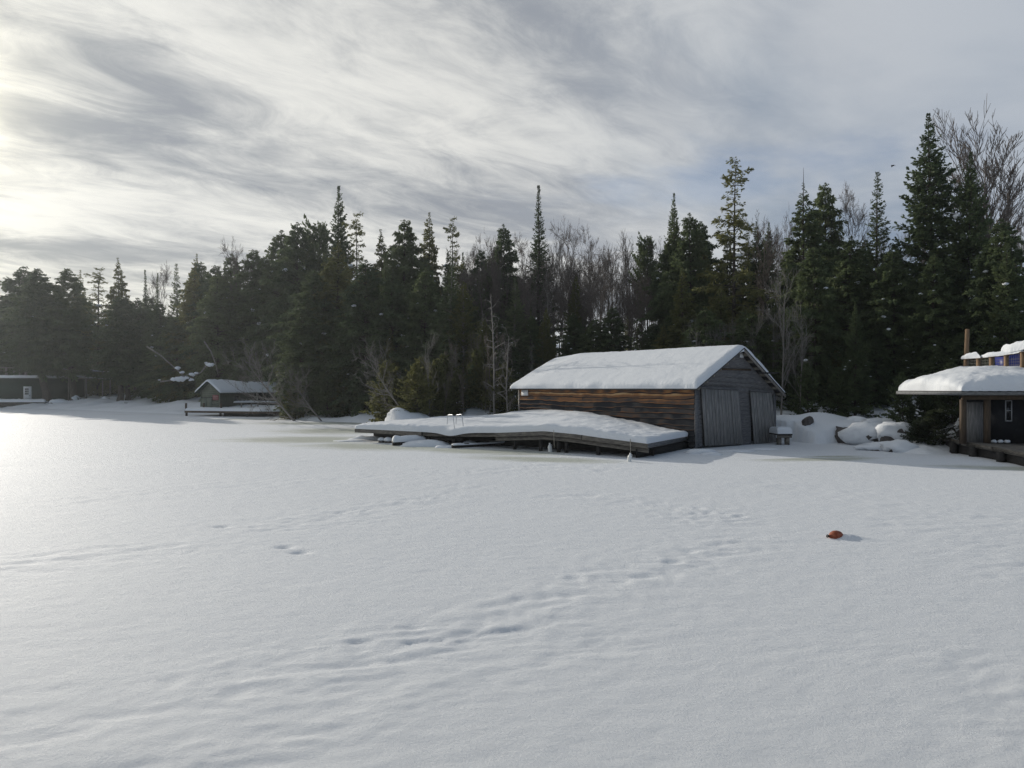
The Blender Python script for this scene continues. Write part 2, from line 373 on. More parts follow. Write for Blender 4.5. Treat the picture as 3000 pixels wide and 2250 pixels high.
# trodden tracks: soft old footprints along a few trails
def trail(p0, p1, step, wid, depth, seed):
    global LZ
    r = RS(seed); p0 = np.array(p0); p1 = np.array(p1); n = int(np.linalg.norm(p1 - p0) / step)
    d = (p1 - p0) / np.linalg.norm(p1 - p0); nn = np.array([-d[1], d[0]])
    for k in range(n):
        c = p0 + d * step * (k + r.uniform(-.15, .15)) + nn * ((-1) ** k * .11 + r.uniform(-wid, wid))
        m = (np.abs(LX - c[0]) < .7) & (np.abs(LY - c[1]) < .7)
        if not m.any(): continue
        q = ((LX[m] - c[0]) / .125) ** 2 + ((LY[m] - c[1]) / .125) ** 2
        LZ[m] += -depth * np.exp(-q) + depth * .35 * np.exp(-(np.sqrt(q) - 1.7) ** 2 * 3)
for k_, (a_, b_, n_, w_) in enumerate((((500, 2020), (1300, 1880), 3, .45), ((1100, 1900), (2020, 1640), 5, .6), ((1500, 1760), (2200, 1560), 4, .6), ((150, 1640), (1000, 1510), 4, .9), ((1000, 1510), (1400, 1420), 3, .9),
                                        ((1730, 1460), (2200, 1560), 3, .6), ((1400, 1385), (1800, 1375), 3, .9), ((2380, 1470), (3000, 1620), 4, .6), ((2700, 1500), (3100, 1760), 3, .6), ((2330, 1440), (2950, 1500), 4, .7))):
    for q_ in range(n_):
        trail(G(a_[0], a_[1] + 12 * (q_ - n_ / 2))[:2], G(b_[0], b_[1] + 12 * (q_ - n_ / 2))[:2], .66, w_, .006 + .003 * (q_ % 2), 100 + 10 * k_ + q_)
trail(G(2040, 1490)[:2], G(2235, 1530)[:2], .6, .05, .028, 3)
for (px, py) in ((878, 1616), (832, 1600), (312, 1433), (650, 1540)):
    c = G(px, py); q = ((LX - c[0]) / .16) ** 2 + ((LY - c[1]) / .11) ** 2
    LZ -= .07 * np.exp(-q)
BUOY = G(2447, 1574)
# drift tail heaped against the red float, on its lee side
dx, dy = LX - BUOY[0] - .16, LY - BUOY[1] + .02
qa, qb = rot(dx, dy, math.radians(-12))
tail = np.where(qa < 0, np.exp(-(qa / .10) ** 2), np.exp(-(qa / .34) ** 2)) * np.exp(-(qb / .13) ** 2)
LZ = np.maximum(LZ, 0.10 * tail + LZ * (1 - tail))
# grey wet ice
slush = np.zeros_like(LX)
def stain(px, py, rx, ry, ang, s):
    global slush
    c = G(px, py); a, b = rot(LX - c[0], LY - c[1], math.radians(ang))
    slush = np.maximum(slush, s * np.exp(-((a / rx) ** 2 + (b / ry) ** 2)))
stain(900, 1288, 5.5, 3.2, -6, 1.0); stain(1120, 1308, 5.0, 2.4, -14, 1.05); stain(1420, 1322, 4.5, 1.6, -22, 1.05); stain(1600, 1345, 4.0, 1.3, -20, .95)
stain(1010, 1262, 6, 4.5, -10, .9); stain(960, 1240, 8, 3.0, 0, .9); stain(760, 1228, 7, 1.4, 0, .85); stain(2400, 1345, 3.2, .9, 8, .95); stain(2450, 1337, 1.6, .45, 8, 1.0)
stain(2960, 1372, 3, 1.0, -20, .9); stain(420, 1214, 14, 1.5, 0, .5)
LZ = LZ * (1 - 0.85 * sstep(.35, .9, slush))
LZ -= LZ.max() * 0 + 0.01
LZ = LZ * near + (1 - near) * LZ * .6
mb = MB(); mb.grid(np.stack([LX, LY, LZ], -1), attr=slush)
tag(mb.build('frozen_lake', M['lake'], smooth=True, aname='slush'), kind='structure')
def lz(x, y):
    i = np.searchsorted(lx, x); j = np.searchsorted(ly, y)
    return float(LZ[min(i, len(lx) - 1), min(j, len(ly) - 1)])

# ------------------------------------------------------------------ snow lying on things
def edge_axis(n):
    k = np.linspace(0, 1, n)
    return 0.25 * k + 0.75 * (0.5 - 0.5 * np.cos(np.pi * k))
def snow_slab(P, Ls, Lt, thick, R=0.25, ns=40, nt=20, over=0.05, rough=0.04, seed=1, edges=(1, 1, 1, 1), fr=1.0, sharp=2.0):
    """rounded snow layer on the surface P(s, t); edges: s0, s1, t0, t1 rounded or not"""
    mbs = MB(); ss = edge_axis(ns); tt = edge_axis(nt); out = np.zeros((ns, nt, 3))
    for i, s in enumerate(ss):
        for j, t in enumerate(tt):
            ds = min(s * Ls if edges[0] else 9, (1 - s) * Ls if edges[1] else 9)
            dt = min(t * Lt if edges[2] else 9, (1 - t) * Lt if edges[3] else 9)
            d = min(min(ds, dt) / R, 1)
            r = (1 - (1 - d) ** sharp) ** (1 / sharp)
            o = over * math.sin(math.pi * min(d ** .5, 1)) * (1 + 1.6 * float(fbm(s * Ls * 1.1 + 3 * seed, t * Lt * 1.1, seed + 9, 3))) if d < 1 else 0
            s2 = s + (0 if ds >= R or ds > dt else (-o if s < .5 else o) / Ls)
            t2 = t + (0 if dt >= R or dt > ds else (-o if t < .5 else o) / Lt)
            p = np.array(P(s2, t2), float)
            th = thick(s, t) if callable(thick) else thick
            nn = rough * .5 * float(fbm(p[0] * 4.5, (p[1] + p[2]) * 4.5, seed + 4, 2)) + rough * float(fbm(p[0] * 1.3 * fr + seed, (p[1] + p[2]) * 1.3 * fr, seed, 3))
            p[2] += (th + nn) * r
            out[i, j] = p
    mbs.grid(out)
    return mbs
def lump(c, r, seed):
    return MB().blob(c, r, seed, 0.35, 9, flat=0.5)
# ------------------------------------------------------------------ trees
H0 = 16.0
def norm(a):
    return a / (np.linalg.norm(a, axis=-1, keepdims=True) + 1e-9)

def conifer(seed, R, levels, per, e_top, e_bot, droop, shape, base, spray, dens, lean=0.0, bare_top=0.0, uneven=0.25, upturn=0.0, w=0.055, clump=0):
    r = RS(seed); H = H0
    wood = MB(); kv = []
    tz = np.linspace(0, H, 9); bend = np.cumsum(r.normal(0, .05, (9, 2)), 0) * np.linspace(0, 1, 9)[:, None]
    bend[:, 0] += lean * (tz / H) ** 2
    def tp(z):
        return np.array([np.interp(z, tz, bend[:, 0]), np.interp(z, tz, bend[:, 1]), z])
    wood.tube([tp(z) for z in tz], 0.21 * (1 - tz / H) ** .85 + 0.012, 7)
    side_gap = r.uniform(0, 6.28)
    tips = []
    zz = base * H + (1 - base) * H * (1 - (1 - np.linspace(0, 1, levels)) ** 1.28)
    for li, z in enumerate(zz):
        t = (H - z) / (H * (1 - base)); t = max(t, 0.0)
        if z > H * (1 - bare_top): continue
        for k in range(per):
            az = li * 2.4 + k * 2 * np.pi / per + r.normal(0, .35)
            L = R * shape(t) * r.uniform(1 - uneven, 1 + uneven) * (1 + .18 * math.cos(az - side_gap))
            if r.rand() < .08: L *= .45
            L = max(L, .16)
            e = e_bot + (e_top - e_bot) * (1 - t) + r.normal(0, .10)
            hd = np.array([math.cos(az), math.sin(az), 0.0]); sd = np.array([-hd[1], hd[0], 0.0])
            p0 = tp(min(H * .995, z + r.uniform(-.15, .15)))
            curl = r.normal(0, .16)
            def P(q):
                q = np.asarray(q)[:, None]
                return p0 + hd * (L * q * math.cos(e)) + sd * (curl * L * q * q) + np.array([0, 0, 1.0]) * (L * q * math.sin(e) - droop * L * q ** 2 + upturn * L * q ** 3)
            if L > .7:
                qq = np.linspace(0, .92, 4)
                wood.tube(P(qq), np.linspace(.016 + .010 * L, .006, 4), 3, cap=False)
            m = max(4, int(L * dens + 2)); wl = w * (.45 + .55 * min(1, L / 1.6))
            q = np.sort(r.uniform(.10 if L < 1 else .2, 1, m))
            B = P(q); Tn = norm(P(np.minimum(q + .03, 1.03)) - P(q - .03))
            sg = np.where(r.rand(m) < .5, -1.0, 1.0)[:, None]
            ll = (spray * (0.30 + 0.70 * (1 - q) ** .8) * min(L, 2.6) * .42 + .05 + .11 * min(1, L / 1.2)) * r.uniform(.6, 1.3, m)
            ld = norm(Tn * r.uniform(.35, 1.1, (m, 1)) + sd * sg * r.uniform(.5, 1.0, (m, 1)) + np.array([0, 0, 1.0]) * r.normal(-.18 - droop * .5 + upturn * .4, .28, (m, 1)))
            for f0, f1, ang in ((0, 1.0, 0.0), (.25, .62, .55), (.35, .60, -.55), (.62, .40, .5), (.68, .36, -.5)):
                perp = norm(np.cross(ld, np.array([0, 0, 1.0]) + r.normal(0, .45, (m, 3))))
                d2 = norm(ld * math.cos(ang) + perp * math.sin(ang) + r.normal(0, .10, (m, 3)))
                b0 = B + ld * (ll * f0)[:, None]
                ln = (ll * f1)[:, None]
                wd = norm(np.cross(d2, r.normal(0, 1, (m, 3)) * .6 + np.array([0, 0, 1.0]))) * wl * (.8 + .5 * r.rand(m, 1))
                kv.append(np.stack([b0, b0 + d2 * ln * .45 + wd, b0 + d2 * ln, b0 + d2 * ln * .45 - wd], 1))
            # the leading tip of the branch
            tips.append(P(np.array([.72]))[0] if L > 1.2 else None)
    K = np.concatenate(kv, 0)
    crown = MB(); crown.add(K.reshape(-1, 3), np.arange(len(K) * 4).reshape(-1, 4))
    tips = [t for t in tips if t is not None]
    snow = MB()
    if clump:
        for i in range(clump):
            t = tips[r.randint(len(tips))]
            s = r.uniform(.10, .30)
            if t[2] > H * .8: s *= .5
            snow.blob(t + [0, 0, .05], (s * 1.35, s * 1.1, s * .55), i + seed, .5, 6)
    return wood, crown, snow if clump else None

hem = lambda t: min(1.0, (1.75 * t) ** .75) * (1 - .22 * max(0, t - .75) / .25)
spr = lambda t: t ** .85 * 1.0
fir = lambda t: min(1, .12 + .95 * t ** .9) * (t > 0.004)
spire = lambda t: (.06 + 1.0 * t ** 1.25)
irregular = lambda t: (.15 + .95 * t ** .75) * (0.72 + .28 * math.sin(t * 21))

def bare(seed, spread, up, n1=13, H=H0, trunk_r=.17, lean=(0, 0), first=.35, fan=.8, depth=4, twig=.016, jitter=.13, lens=(.42, .5, .5, .55), kids=(5, 5, 4), split=0.0):
    r = RS(seed); mb = MB()
    def branch(p, d, L, rad, lev):
        n = 5 if lev == 0 else (5 if lev < 3 else 3)
        pts = [np.array(p)]; dd = np.array(d)
        for i in range(n):
            dd = norm(dd + r.normal(0, jitter if lev else .05, 3) + np.array([0, 0, up * (.10 if lev else .02)]))
            pts.append(pts[-1] + dd * L / n)
        pts = np.array(pts)
        radii = np.linspace(rad, max(rad * (.25 if lev == 0 else .35), twig * .7), n + 1)
        mb.tube(pts, radii, 7 if lev == 0 else (4 if lev < 2 else 3), cap=False)
        if lev >= depth: return
        nk = n1 if lev == 0 else kids[min(lev - 1, len(kids) - 1)]
        for k in range(nk):
            q = (first + (1 - first) * (k + r.rand()) / nk) if lev == 0 else r.uniform(.22, 1.0)
            x = q * n; i = min(int(x), n - 1); b = pts[i] + (pts[i + 1] - pts[i]) * (x - i)
            t = norm(pts[i + 1] - pts[i])
            ax = norm(np.cross(t, r.normal(0, 1, 3)))
            a = r.uniform(.45, 1.0) * fan
            cd = norm(t * math.cos(a) + ax * math.sin(a) * (spread if lev == 0 else 1) + np.array([0, 0, .12 * up]))
            ln = L * lens[min(lev, 3)] * r.uniform(.6, 1.2) * (1.0 - .45 * q if lev == 0 else 1)
            branch(b, cd, ln, max(radii[i] * r.uniform(.38, .6), twig), lev + 1)
    d0 = norm(np.array([lean[0], lean[1], 1.0]))
    branch((0, 0, 0), d0, H, trunk_r, 0)
    k = H / max(p[:, 2].max() for p in mb.v)
    mb.v = [p * k for p in mb.v]
    return mb

KIND = {}
def mk(kind, name, fol=None, wood='bark', **k):
    wd, cr, sn = conifer(**k)
    KIND[kind] = dict(name=name, h=max(float(np.concatenate(cr.v)[:, 2].max()), float(np.concatenate(wd.v)[:, 2].max())), parts=[('trunk', wd.mesh('trunk_' + kind, M[wood], True)), ('crown', cr.mesh('crown_' + kind, M[fol]))] +
                      ([('branch_snow', sn.mesh('branch_snow_' + kind, M['snow'], True))] if sn else []))
mk('hemA', 'hemlock_tree', 'fol_dark', seed=11, R=4.7, levels=42, per=5, e_top=.5, e_bot=-.12, droop=.22, shape=hem, base=.10, spray=1.0, dens=13, w=.066, clump=9, lean=.5)
mk('hemB', 'hemlock_tree', 'fol_dark', seed=12, R=4.5, levels=40, per=5, e_top=.6, e_bot=-.05, droop=.30, shape=hem, base=.06, spray=1.0, dens=13, w=.066, clump=6, lean=-.4, uneven=.35)
mk('hemC', 'hemlock_tree', 'fol_olive', seed=13, R=3.6, levels=44, per=5, e_top=.6, e_bot=-.1, droop=.26, shape=lambda t: min(1.0, (1.25 * t) ** .85), base=.05, spray=1.0, dens=13, w=.066, clump=5)
mk('hemH', 'hemlock_tree', 'fol_dark', seed=24, R=4.2, levels=36, per=5, e_top=.5, e_bot=-.10, droop=.26, shape=hem, base=.30, spray=1.05, dens=13, w=.066, clump=4, lean=.3, uneven=.35)
mk('open', 'hemlock_tree', 'fol_olive', seed=14, R=3.8, levels=30, per=4, e_top=.5, e_bot=-.05, droop=.20, shape=irregular, base=.12, spray=1.05, dens=9, clump=5, uneven=.45, lean=.15)
mk('sprA', 'spruce_tree', 'fol_dark', seed=15, R=3.0, levels=66, per=6, e_top=.75, e_bot=-.10, droop=.12, shape=spr, base=.06, spray=.8, dens=11, w=.062, upturn=.14, clump=7)
mk('sprB', 'spruce_tree', 'fol_dark', seed=16, R=3.6, levels=56, per=6, e_top=.7, e_bot=-.20, droop=.10, shape=spr, base=.08, spray=.85, dens=11, w=.062, upturn=.18, uneven=.38, clump=9)
mk('firA', 'fir_tree', 'fol_dark', seed=17, R=2.5, levels=72, per=6, e_top=.9, e_bot=-.05, droop=.06, shape=spire, base=.05, spray=.75, dens=8, upturn=.10, clump=0, uneven=.15)
mk('firB', 'fir_tree', 'fol_dark', seed=18, R=2.2, levels=48, per=6, e_top=.6, e_bot=-.15, droop=.10, shape=lambda t: .08 + .95 * t ** .9, base=.10, spray=.8, dens=9, upturn=.12, uneven=.3, clump=4)
mk('young', 'young_spruce', 'fol_light', seed=19, R=2.6, levels=48, per=5, e_top=.8, e_bot=-.1, droop=.10, shape=spr, base=.05, spray=.85, dens=11, w=.062, upturn=.16, clump=0, uneven=.35, wood='deadwood')
mk('cedar', 'cedar_tree', 'fol_olive', seed=20, R=2.4, levels=46, per=5, e_top=1.0, e_bot=.2, droop=.15, shape=lambda t: min(1, (1.9 * t) ** .7), base=.04, spray=.9, dens=9, upturn=.12, clump=2, uneven=.35, wood='deadwood')
mk('pine', 'pine_tree', 'fol_dark', seed=21, R=3.2, levels=22, per=4, e_top=.7, e_bot=.15, droop=.02, shape=lambda t: .25 + .75 * min(1, 2 * t) ** .7, base=.35, spray=1.15, dens=13, upturn=.2, uneven=.45, w=.075)
mk('shoot', 'hemlock_tree', 'fol_dark', seed=22, R=3.7, levels=40, per=5, e_top=.6, e_bot=-.05, droop=.24, shape=lambda t: min(1.0, (1.5 * max(t - .10, 0)) ** .75), base=.05, spray=1.0, dens=13, w=.066, bare_top=.085, clump=7, uneven=.3)

for kd, fo, sd in (('scrubDark', 'fol_dark', 25), ('scrubOlive', 'fol_olive', 26), ('scrubPale', 'fol_olive', 27)):
    mk(kd, 'young_fir', fo, seed=sd, R=5.2 if kd != 'scrubPale' else 6.2, levels=24, per=6, e_top=.9, e_bot=.0, droop=.12, shape=lambda t: min(1, .06 + 1.15 * t ** .8), base=.03, spray=1.5, dens=4.5, upturn=.16, uneven=.35, w=.17, clump=4)
mk('sprawl', 'fallen_fir', 'fol_shade', seed=28, R=11, levels=16, per=6, e_top=.9, e_bot=.05, droop=.08, shape=lambda t: .25 + .8 * t ** .7, base=.03, spray=2.6, dens=2.6, upturn=.12, uneven=.5, w=.22, clump=7)
def mkb(kind, name, m, part='trunk', extra=None, **k):
    KIND[kind] = dict(name=name, parts=[(part, bare(**k).mesh(part + '_' + kind, M[m], True))] + (extra or []))
mkb('bareA', 'bare_tree', 'twig', seed=31, spread=1.15, up=.5, fan=.85, kids=(6, 6, 4), trunk_r=.2)
mkb('bareB', 'bare_tree', 'twig', seed=32, spread=1.1, up=.8, fan=.7, n1=16, lens=(.5, .5, .5, .5), kids=(6, 5, 4), trunk_r=.2)
mkb('bareC', 'bare_tree', 'twig', seed=33, spread=1.2, up=.7, first=.25, n1=15, fan=.85, kids=(6, 6, 4), trunk_r=.2)
mkb('bareD', 'bare_tree', 'twig', seed=34, spread=1.0, up=1.0, fan=.6, n1=14, first=.3, trunk_r=.15, lens=(.45, .5, .55, .5), kids=(6, 5, 4))
mkb('bareBig', 'bare_tree', 'twig', seed=35, spread=1.2, up=1.0, fan=.62, n1=20, first=.34, trunk_r=.26, lens=(.60, .5, .48, .48), kids=(7, 6, 4), twig=.019, jitter=.07)
mkb('pale', 'bare_tree', 'twig_pale', seed=36, spread=1.2, up=.8, first=.15, n1=12, trunk_r=.19, fan=.85, lens=(.5, .5, .5, .5), depth=3, twig=.024, kids=(6, 5, 4))
mkb('shrub', 'leaning_bare_tree', 'twig_pale', seed=37, spread=1.1, up=.6, first=.12, n1=12, trunk_r=.26, twig=.03, kids=(7, 6, 4), lean=(-.9, -.25), fan=.8, depth=3, jitter=.18, lens=(.55, .5, .5, .5))
mkb('snag', 'dead_tree', 'deadwood', seed=38, spread=1.3, up=-.4, first=.2, n1=34, trunk_r=.2, twig=.022, fan=1.35, depth=2, lens=(.16, .35, .4), kids=(3, 2))
mkb('snagB', 'dead_tree', 'deadwood', seed=39, spread=1.3, up=.2, first=.15, n1=24, trunk_r=.26, twig=.024, fan=1.3, depth=3, lens=(.22, .5, .5), kids=(4, 3))
mkb('sapling', 'bare_sapling', 'twig', seed=40, spread=.7, up=1.5, first=.3, n1=10, trunk_r=.09, fan=.5, depth=3, lens=(.3, .5, .5))

def place(kind, x, y, height, w=1.0, label=None, cat='tree', group=None, rz=None, snow=True, z=None, tilt=(0, 0), rnd=random):
    k = KIND[kind]; z0 = gz(x, y) if z is None else z
    o = bpy.data.objects.new(k['name'], None); COL.objects.link(o); o.empty_display_size = .3
    s = height / k.get('h', H0)
    o.location = (x, y, z0 - .08 * s); o.scale = (s * w, s * w, s)
    o.rotation_euler = (tilt[0], tilt[1], rnd.uniform(0, 6.28) if rz is None else rz)
    tag(o, label, cat, group)
    for pn, me in k['parts']:
        if pn == 'branch_snow' and not snow: continue
        c = bpy.data.objects.new(pn, me); COL.objects.link(c); c.parent = o
    return o
def T(kind, px, top, Y, w, label, cat='tree', group=None, rz=None, snow=True, tilt=(0, 0)):
    p = W(px, top, Y); z0 = gz(p[0], Y)
    return place(kind, p[0], Y, p[2] - z0, w, label, cat, group, rz, snow, tilt=tilt)
# ------------------------------------------------------------------ the plank boathouse
C0 = G(2036, 1316); C0[2] = 0
UA = math.radians(40.0)
U = np.array([-math.sin(UA), math.cos(UA), 0]); V = np.array([math.cos(UA), math.sin(UA), 0]); Z = np.array([0, 0, 1.0])
BL, BW = 13.25, 7.5
EAVE, RIDGE = 3.06, 5.12
def BH(a, b, z):          # along the side, along the gable, up; the old building sags towards its far corner
    return C0 + U * a + V * b + Z * (z - 0.034 * b)
def gable_b(px, off=0.0):  # gable coordinate of a photo column on the plane standing off metres proud of the gable
    o = C0 - U * off; k = (px - 1500) / F
    return (k * o[1] - o[0]) / (V[0] - k * V[1])
def gable_pt(px, py, off):
    b = gable_b(px, off); o = C0 - U * off + V * b
    return np.array([o[0], o[1], HC - (py - HY) / F * o[1]])
bh = thing('boathouse', C0, 'old plank boathouse with live-edge siding and snow on its gable roof', 'boathouse')

# side wall of live-edge boards, each course lapping the one below
mb = MB(); rnd = RS(5)
na = 150; aa = np.linspace(0, BL, na)
nc = 11; zc = np.linspace(EAVE, 0.08, nc + 1)
edge = [np.full(na, zc[0])]
for i in range(1, nc + 1):
    e = zc[i] + .105 * fbm(aa * .55 + i * 7.7, aa * 0 + i, 80 + i, 4) + .03 * fbm(aa * 2.2, aa * 0 + i * 3, 95 + i, 3)
    edge.append(e)
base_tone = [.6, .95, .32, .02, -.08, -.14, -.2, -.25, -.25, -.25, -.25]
edge_tone = [.3, .0, .8, .8, .7, .6, .5, .3, .1, .0, -.1]
joints = [[rnd.uniform(2, BL - 2) for _ in range(2)] for _ in range(nc)]
for i in range(nc):
    top = edge[i] + .05; bot = edge[i + 1]
    rows = [0, .17, .26, .32, .5, .72, .84, .87, 1.0, 1.0]
    P = np.zeros((na, len(rows), 3)); A = np.zeros((na, len(rows)))
    seg = np.zeros(na)
    for jx in joints[i]: seg += (aa > jx) * 1.0
    stone = np.array([rnd.uniform(-.28, .28) for _ in range(4)])[seg.astype(int)]
    bite = .5 + .5 * fbm(aa * .8, aa * 0 + 5 * i, 120 + i, 3)       # how far the bark edge shows bare wood
    knots = fbm(aa * 1.9, aa * 0 + i, 140 + i, 2)
    for j, q in enumerate(rows):
        zz = top + (bot - top) * q
        off = .015 + .075 * q + .012 * fbm(aa * .9, aa * 0 + q * 2 + i * 4, 150, 2)
        if j == len(rows) - 1: off = off - .05
        for n_, a_ in enumerate(aa): P[n_, j] = BH(a_, -off[n_], zz[n_])
        tn = base_tone[i] + stone * (.5 if i < 2 else 1) + .38 * knots
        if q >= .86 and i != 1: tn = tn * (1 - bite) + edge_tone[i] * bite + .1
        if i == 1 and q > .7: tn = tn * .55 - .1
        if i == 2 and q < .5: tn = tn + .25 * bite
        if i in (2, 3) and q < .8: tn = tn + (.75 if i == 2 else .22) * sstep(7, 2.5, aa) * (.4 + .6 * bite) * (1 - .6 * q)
        if q < .3: tn = np.minimum(tn, -.1) - .25      # lap shadow painted into the tone, below the board above
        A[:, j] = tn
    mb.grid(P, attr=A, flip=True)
    for jx in joints[i]:          # butt joints
        k = int(jx / BL * (na - 1)); o = BH(jx, -.062, edge[i + 1][k]); mb.box(o, U * .012, -V * .004, Z * (edge[i][k] - edge[i + 1][k]), attr=-.6)
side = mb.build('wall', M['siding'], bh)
mb = MB()
mb.box(BH(0, BW - .06, 0), U * BL, V * .06, Z * (EAVE - .1)); mb.hexa([BH(BL, 0, 0), BH(BL + .05, 0, 0), BH(BL + .05, BW, 0), BH(BL, BW, 0), BH(BL, 0, EAVE), BH(BL + .05, 0, EAVE), BH(BL + .05, BW, EAVE), BH(BL, BW, EAVE)])
mb.add([BH(BL, 0, EAVE), BH(BL, BW, EAVE), BH(BL, BW / 2, RIDGE - .1)], [[0, 1, 2]])
mb.build('wall', M['greyboard'], bh)

# gable wall with two boat openings
DOORS = [((2053, 1139), (2163, 1144), (2175, 1301), (2064, 1306)), ((2197, 1147.5), (2260, 1151), (2274, 1297), (2209, 1299.5))]
OFFD = .10
b1a, b1b = gable_b(2057), gable_b(2164); b2a, b2b = gable_b(2199), gable_b(2264)
mb = MB(); rnd = RS(9)
def zroof(b): return EAVE + (RIDGE - EAVE) * (1 - abs(b - BW / 2) / (BW / 2))
def gboard(x0, x1, z0, z1, lap=.03, seed=0, tone=0.0):
    n = max(2, int((x1 - x0) / .25)); P = np.zeros((n, 3, 3)); A = np.zeros((n, 3))
    for i, b in enumerate(np.linspace(x0, x1, n)):
        zb = z0 + .035 * float(fbm(b * .8 + seed, seed * 1.7, 33, 3))
        for j, (zz, of) in enumerate(((z1, .012), (zb, lap), (zb, 0.0))):
            zz = min(zz, zroof(b) - .03)
            P[i, j] = BH(-of, b, zz)
    mb.grid(P, flip=False)
z = .12; i = 0
while z < RIDGE - .15:
    h = rnd.uniform(.20, .30); z2 = min(z + h, RIDGE - .08)
    if z2 <= EAVE - .15:
        for x0, x1 in ((.02, b1a), (b1b, b2a), (b2b, BW - .02)): gboard(x0, x1, z, z2 + .03, seed=i * 3 + x0)
    else:
        hw = BW / 2 * (1 - max(0, z - EAVE) / (RIDGE - EAVE)); 
        gboard(max(.02, BW / 2 - hw), min(BW - .02, BW / 2 + hw), z, z2 + .03, lap=.035, seed=i * 3)
    z = z2; i += 1
mb.build('gable_wall', M['greyboard'], bh)
for b, w in ((-.05, .30), (BW - .18, .2)):
    c = MB(); c.box(BH(-.06, b, .03), V * w, U * .05, Z * (EAVE - .12)); c.build('corner_board', M['greyboard'], bh)
c = MB(); c.box(BH(BL - .04, -.085, .3), U * .12, V * .05, Z * (EAVE - .35)); c.build('corner_board', M['deadwood'], bh)
c = MB(); c.box(BH(-.075, BW * .30, 4.02), V * (BW * .36), U * .05, Z * .10); c.build('trim_board', M['post'], bh)
for n_, q in enumerate(DOORS):
    c = MB(); q = [gable_pt(x, y, OFFD + .03) for x, y in q]; nb = 12 if n_ == 0 else 8; r = RS(30 + n_)
    cuts = np.concatenate([[0], np.cumsum(r.uniform(.75, 1.3, nb))]); cuts /= cuts[-1]
    for k in range(nb):
        s0, s1 = cuts[k] + .004, cuts[k + 1] - .004; e = r.uniform(-.012, .012); lo = r.uniform(0, .02)
        tl, tr = q[0] + (q[1] - q[0]) * s0, q[0] + (q[1] - q[0]) * s1; bl, br = q[3] + (q[2] - q[3]) * s0, q[3] + (q[2] - q[3]) * s1
        bl = bl - Z * lo; br = br - Z * lo; n = -U * (.035 + e)
        c.hexa([bl + n, br + n, br, bl, tl + n, tr + n, tr, tl])
    d = c.build('door', M['doorboard'], bh)
    h = MB(); p0, p1 = q[0] - U * .0, q[1]
    h.box(p0 + Z * .02 - U * .07, (p1 - p0), U * .09, Z * .07); h.build('door_rail', M['greyboard'], bh)
# little white board below the peak and the iron bar at the lower slope
c = MB(); p = gable_pt(2168, 1047, .09); c.hexa([p, p + V * .34 - Z * .02, p + V * .34 - Z * .02 + U * .02, p + U * .02, p + Z * .22, p + V * .46 + Z * .26, p + V * .46 + Z * .26 + U * .02, p + Z * .22 + U * .02]); c.build('patch_board', M['whitepaint'], bh)

# roof: metal sheets on purlins, snow on top
OVF, OVB, OVS = .42, .55, .42
mb = MB(); TH = .05
sl = (RIDGE - EAVE) / (BW / 2)
def roof_pt(a, b, up=0.0): return BH(a, b, RIDGE + .10 - sl * abs(b - BW / 2) + up)
for s in (-1, 1):
    n = 90; a_ = np.linspace(-OVF, BL + OVB, n); P0 = np.zeros((n, 2, 3)); P1 = np.zeros((n, 2, 3))
    for i, a in enumerate(a_):
        rib = .022 * (1 if i % 3 == 0 else 0)
        for j, b in enumerate((BW / 2, BW / 2 + s * (BW / 2 + OVS))):
            P0[i, j] = roof_pt(a, b, .02 + rib); P1[i, j] = roof_pt(a, b, -.015 + rib * .5)
    mb.grid(P0, flip=(s < 0)); mb.grid(P1, flip=(s > 0))
    for Pa, Pb in ((P0[:, 1], P1[:, 1]), (P0[0], P1[0]), (P0[-1], P1[-1])): mb.grid(np.stack([Pa, Pb], 1))
roof = mb.build('roof', M['metalroof'], bh)
for s in (-1, 1):
    for k in range(7):
        b = BW / 2 + s * (.35 + k * .60)
        if abs(b - BW / 2) > BW / 2 + OVS - .1: continue
        c = MB(); p = roof_pt(-OVF + .03, b, -.125); c.box(p, U * (OVF + .5), V * .12 * 1 + Z * (-sl * .12 * s), Z * .10); c.build('purlin', M['purlin'], roof)
for s in (-1, 1):
    c = MB(); p = roof_pt(-OVF, BW / 2, -.18); q = roof_pt(-OVF, BW / 2 + s * (BW / 2 + OVS), -.18)
    if s > 0: c.hexa([p, q, q + U * .04, p + U * .04, p + Z * .15, q + Z * .15, q + U * .04 + Z * .15, p + U * .04 + Z * .15]); c.build('barge_board', M['deadwood'], roof)
def ridge_surface(s, t):
    a = -OVF + .02 + (BL + OVF + OVB - .04) * s; b = -OVS + (BW + 2 * OVS) * t
    bb = abs(b - BW / 2); sm = math.sqrt(bb * bb + .16)
    p = BH(a, b, RIDGE + .16 - sl * (sm - .12 * 0))
    return p
def roof_thick(s, t):
    b = (BW + 2 * OVS) * t - OVS; far = float(sstep(.80, 1.0, s))
    right = float(sstep(BW * .62, BW + OVS, b))
    return .36 - .20 * far * (1 - abs(t - .5)) + .05 * math.sin(s * 9) * .3 - .16 * right
sm = snow_slab(ridge_surface, BL + 1, BW + 1.1, roof_thick, R=.30, ns=110, nt=60, over=.05, rough=.02, seed=3, fr=1.6)
sm.build('snow_cap', M['snow'], roof, smooth=True)
# iron bar under the lower right slope
c = MB(); p = W(2222, 1093, 37.6); q = W(2280, 1092.5, 37.9); c.tube([p, q], .045, 6)
solo(c, 'iron_bar', M['blacksteel'], 'short black iron bar sticking out across the right slope of the plank boathouse roof', 'iron bar')
# small white notice on the far end of the side wall
c = MB(); c.box(BH(12.35, -.13, 2.55), U * .62, V * .02, Z * .36)
solo(c, 'notice_board', M['whitepaint'], 'small blank white sign under the eave of the plank boathouse', 'sign')

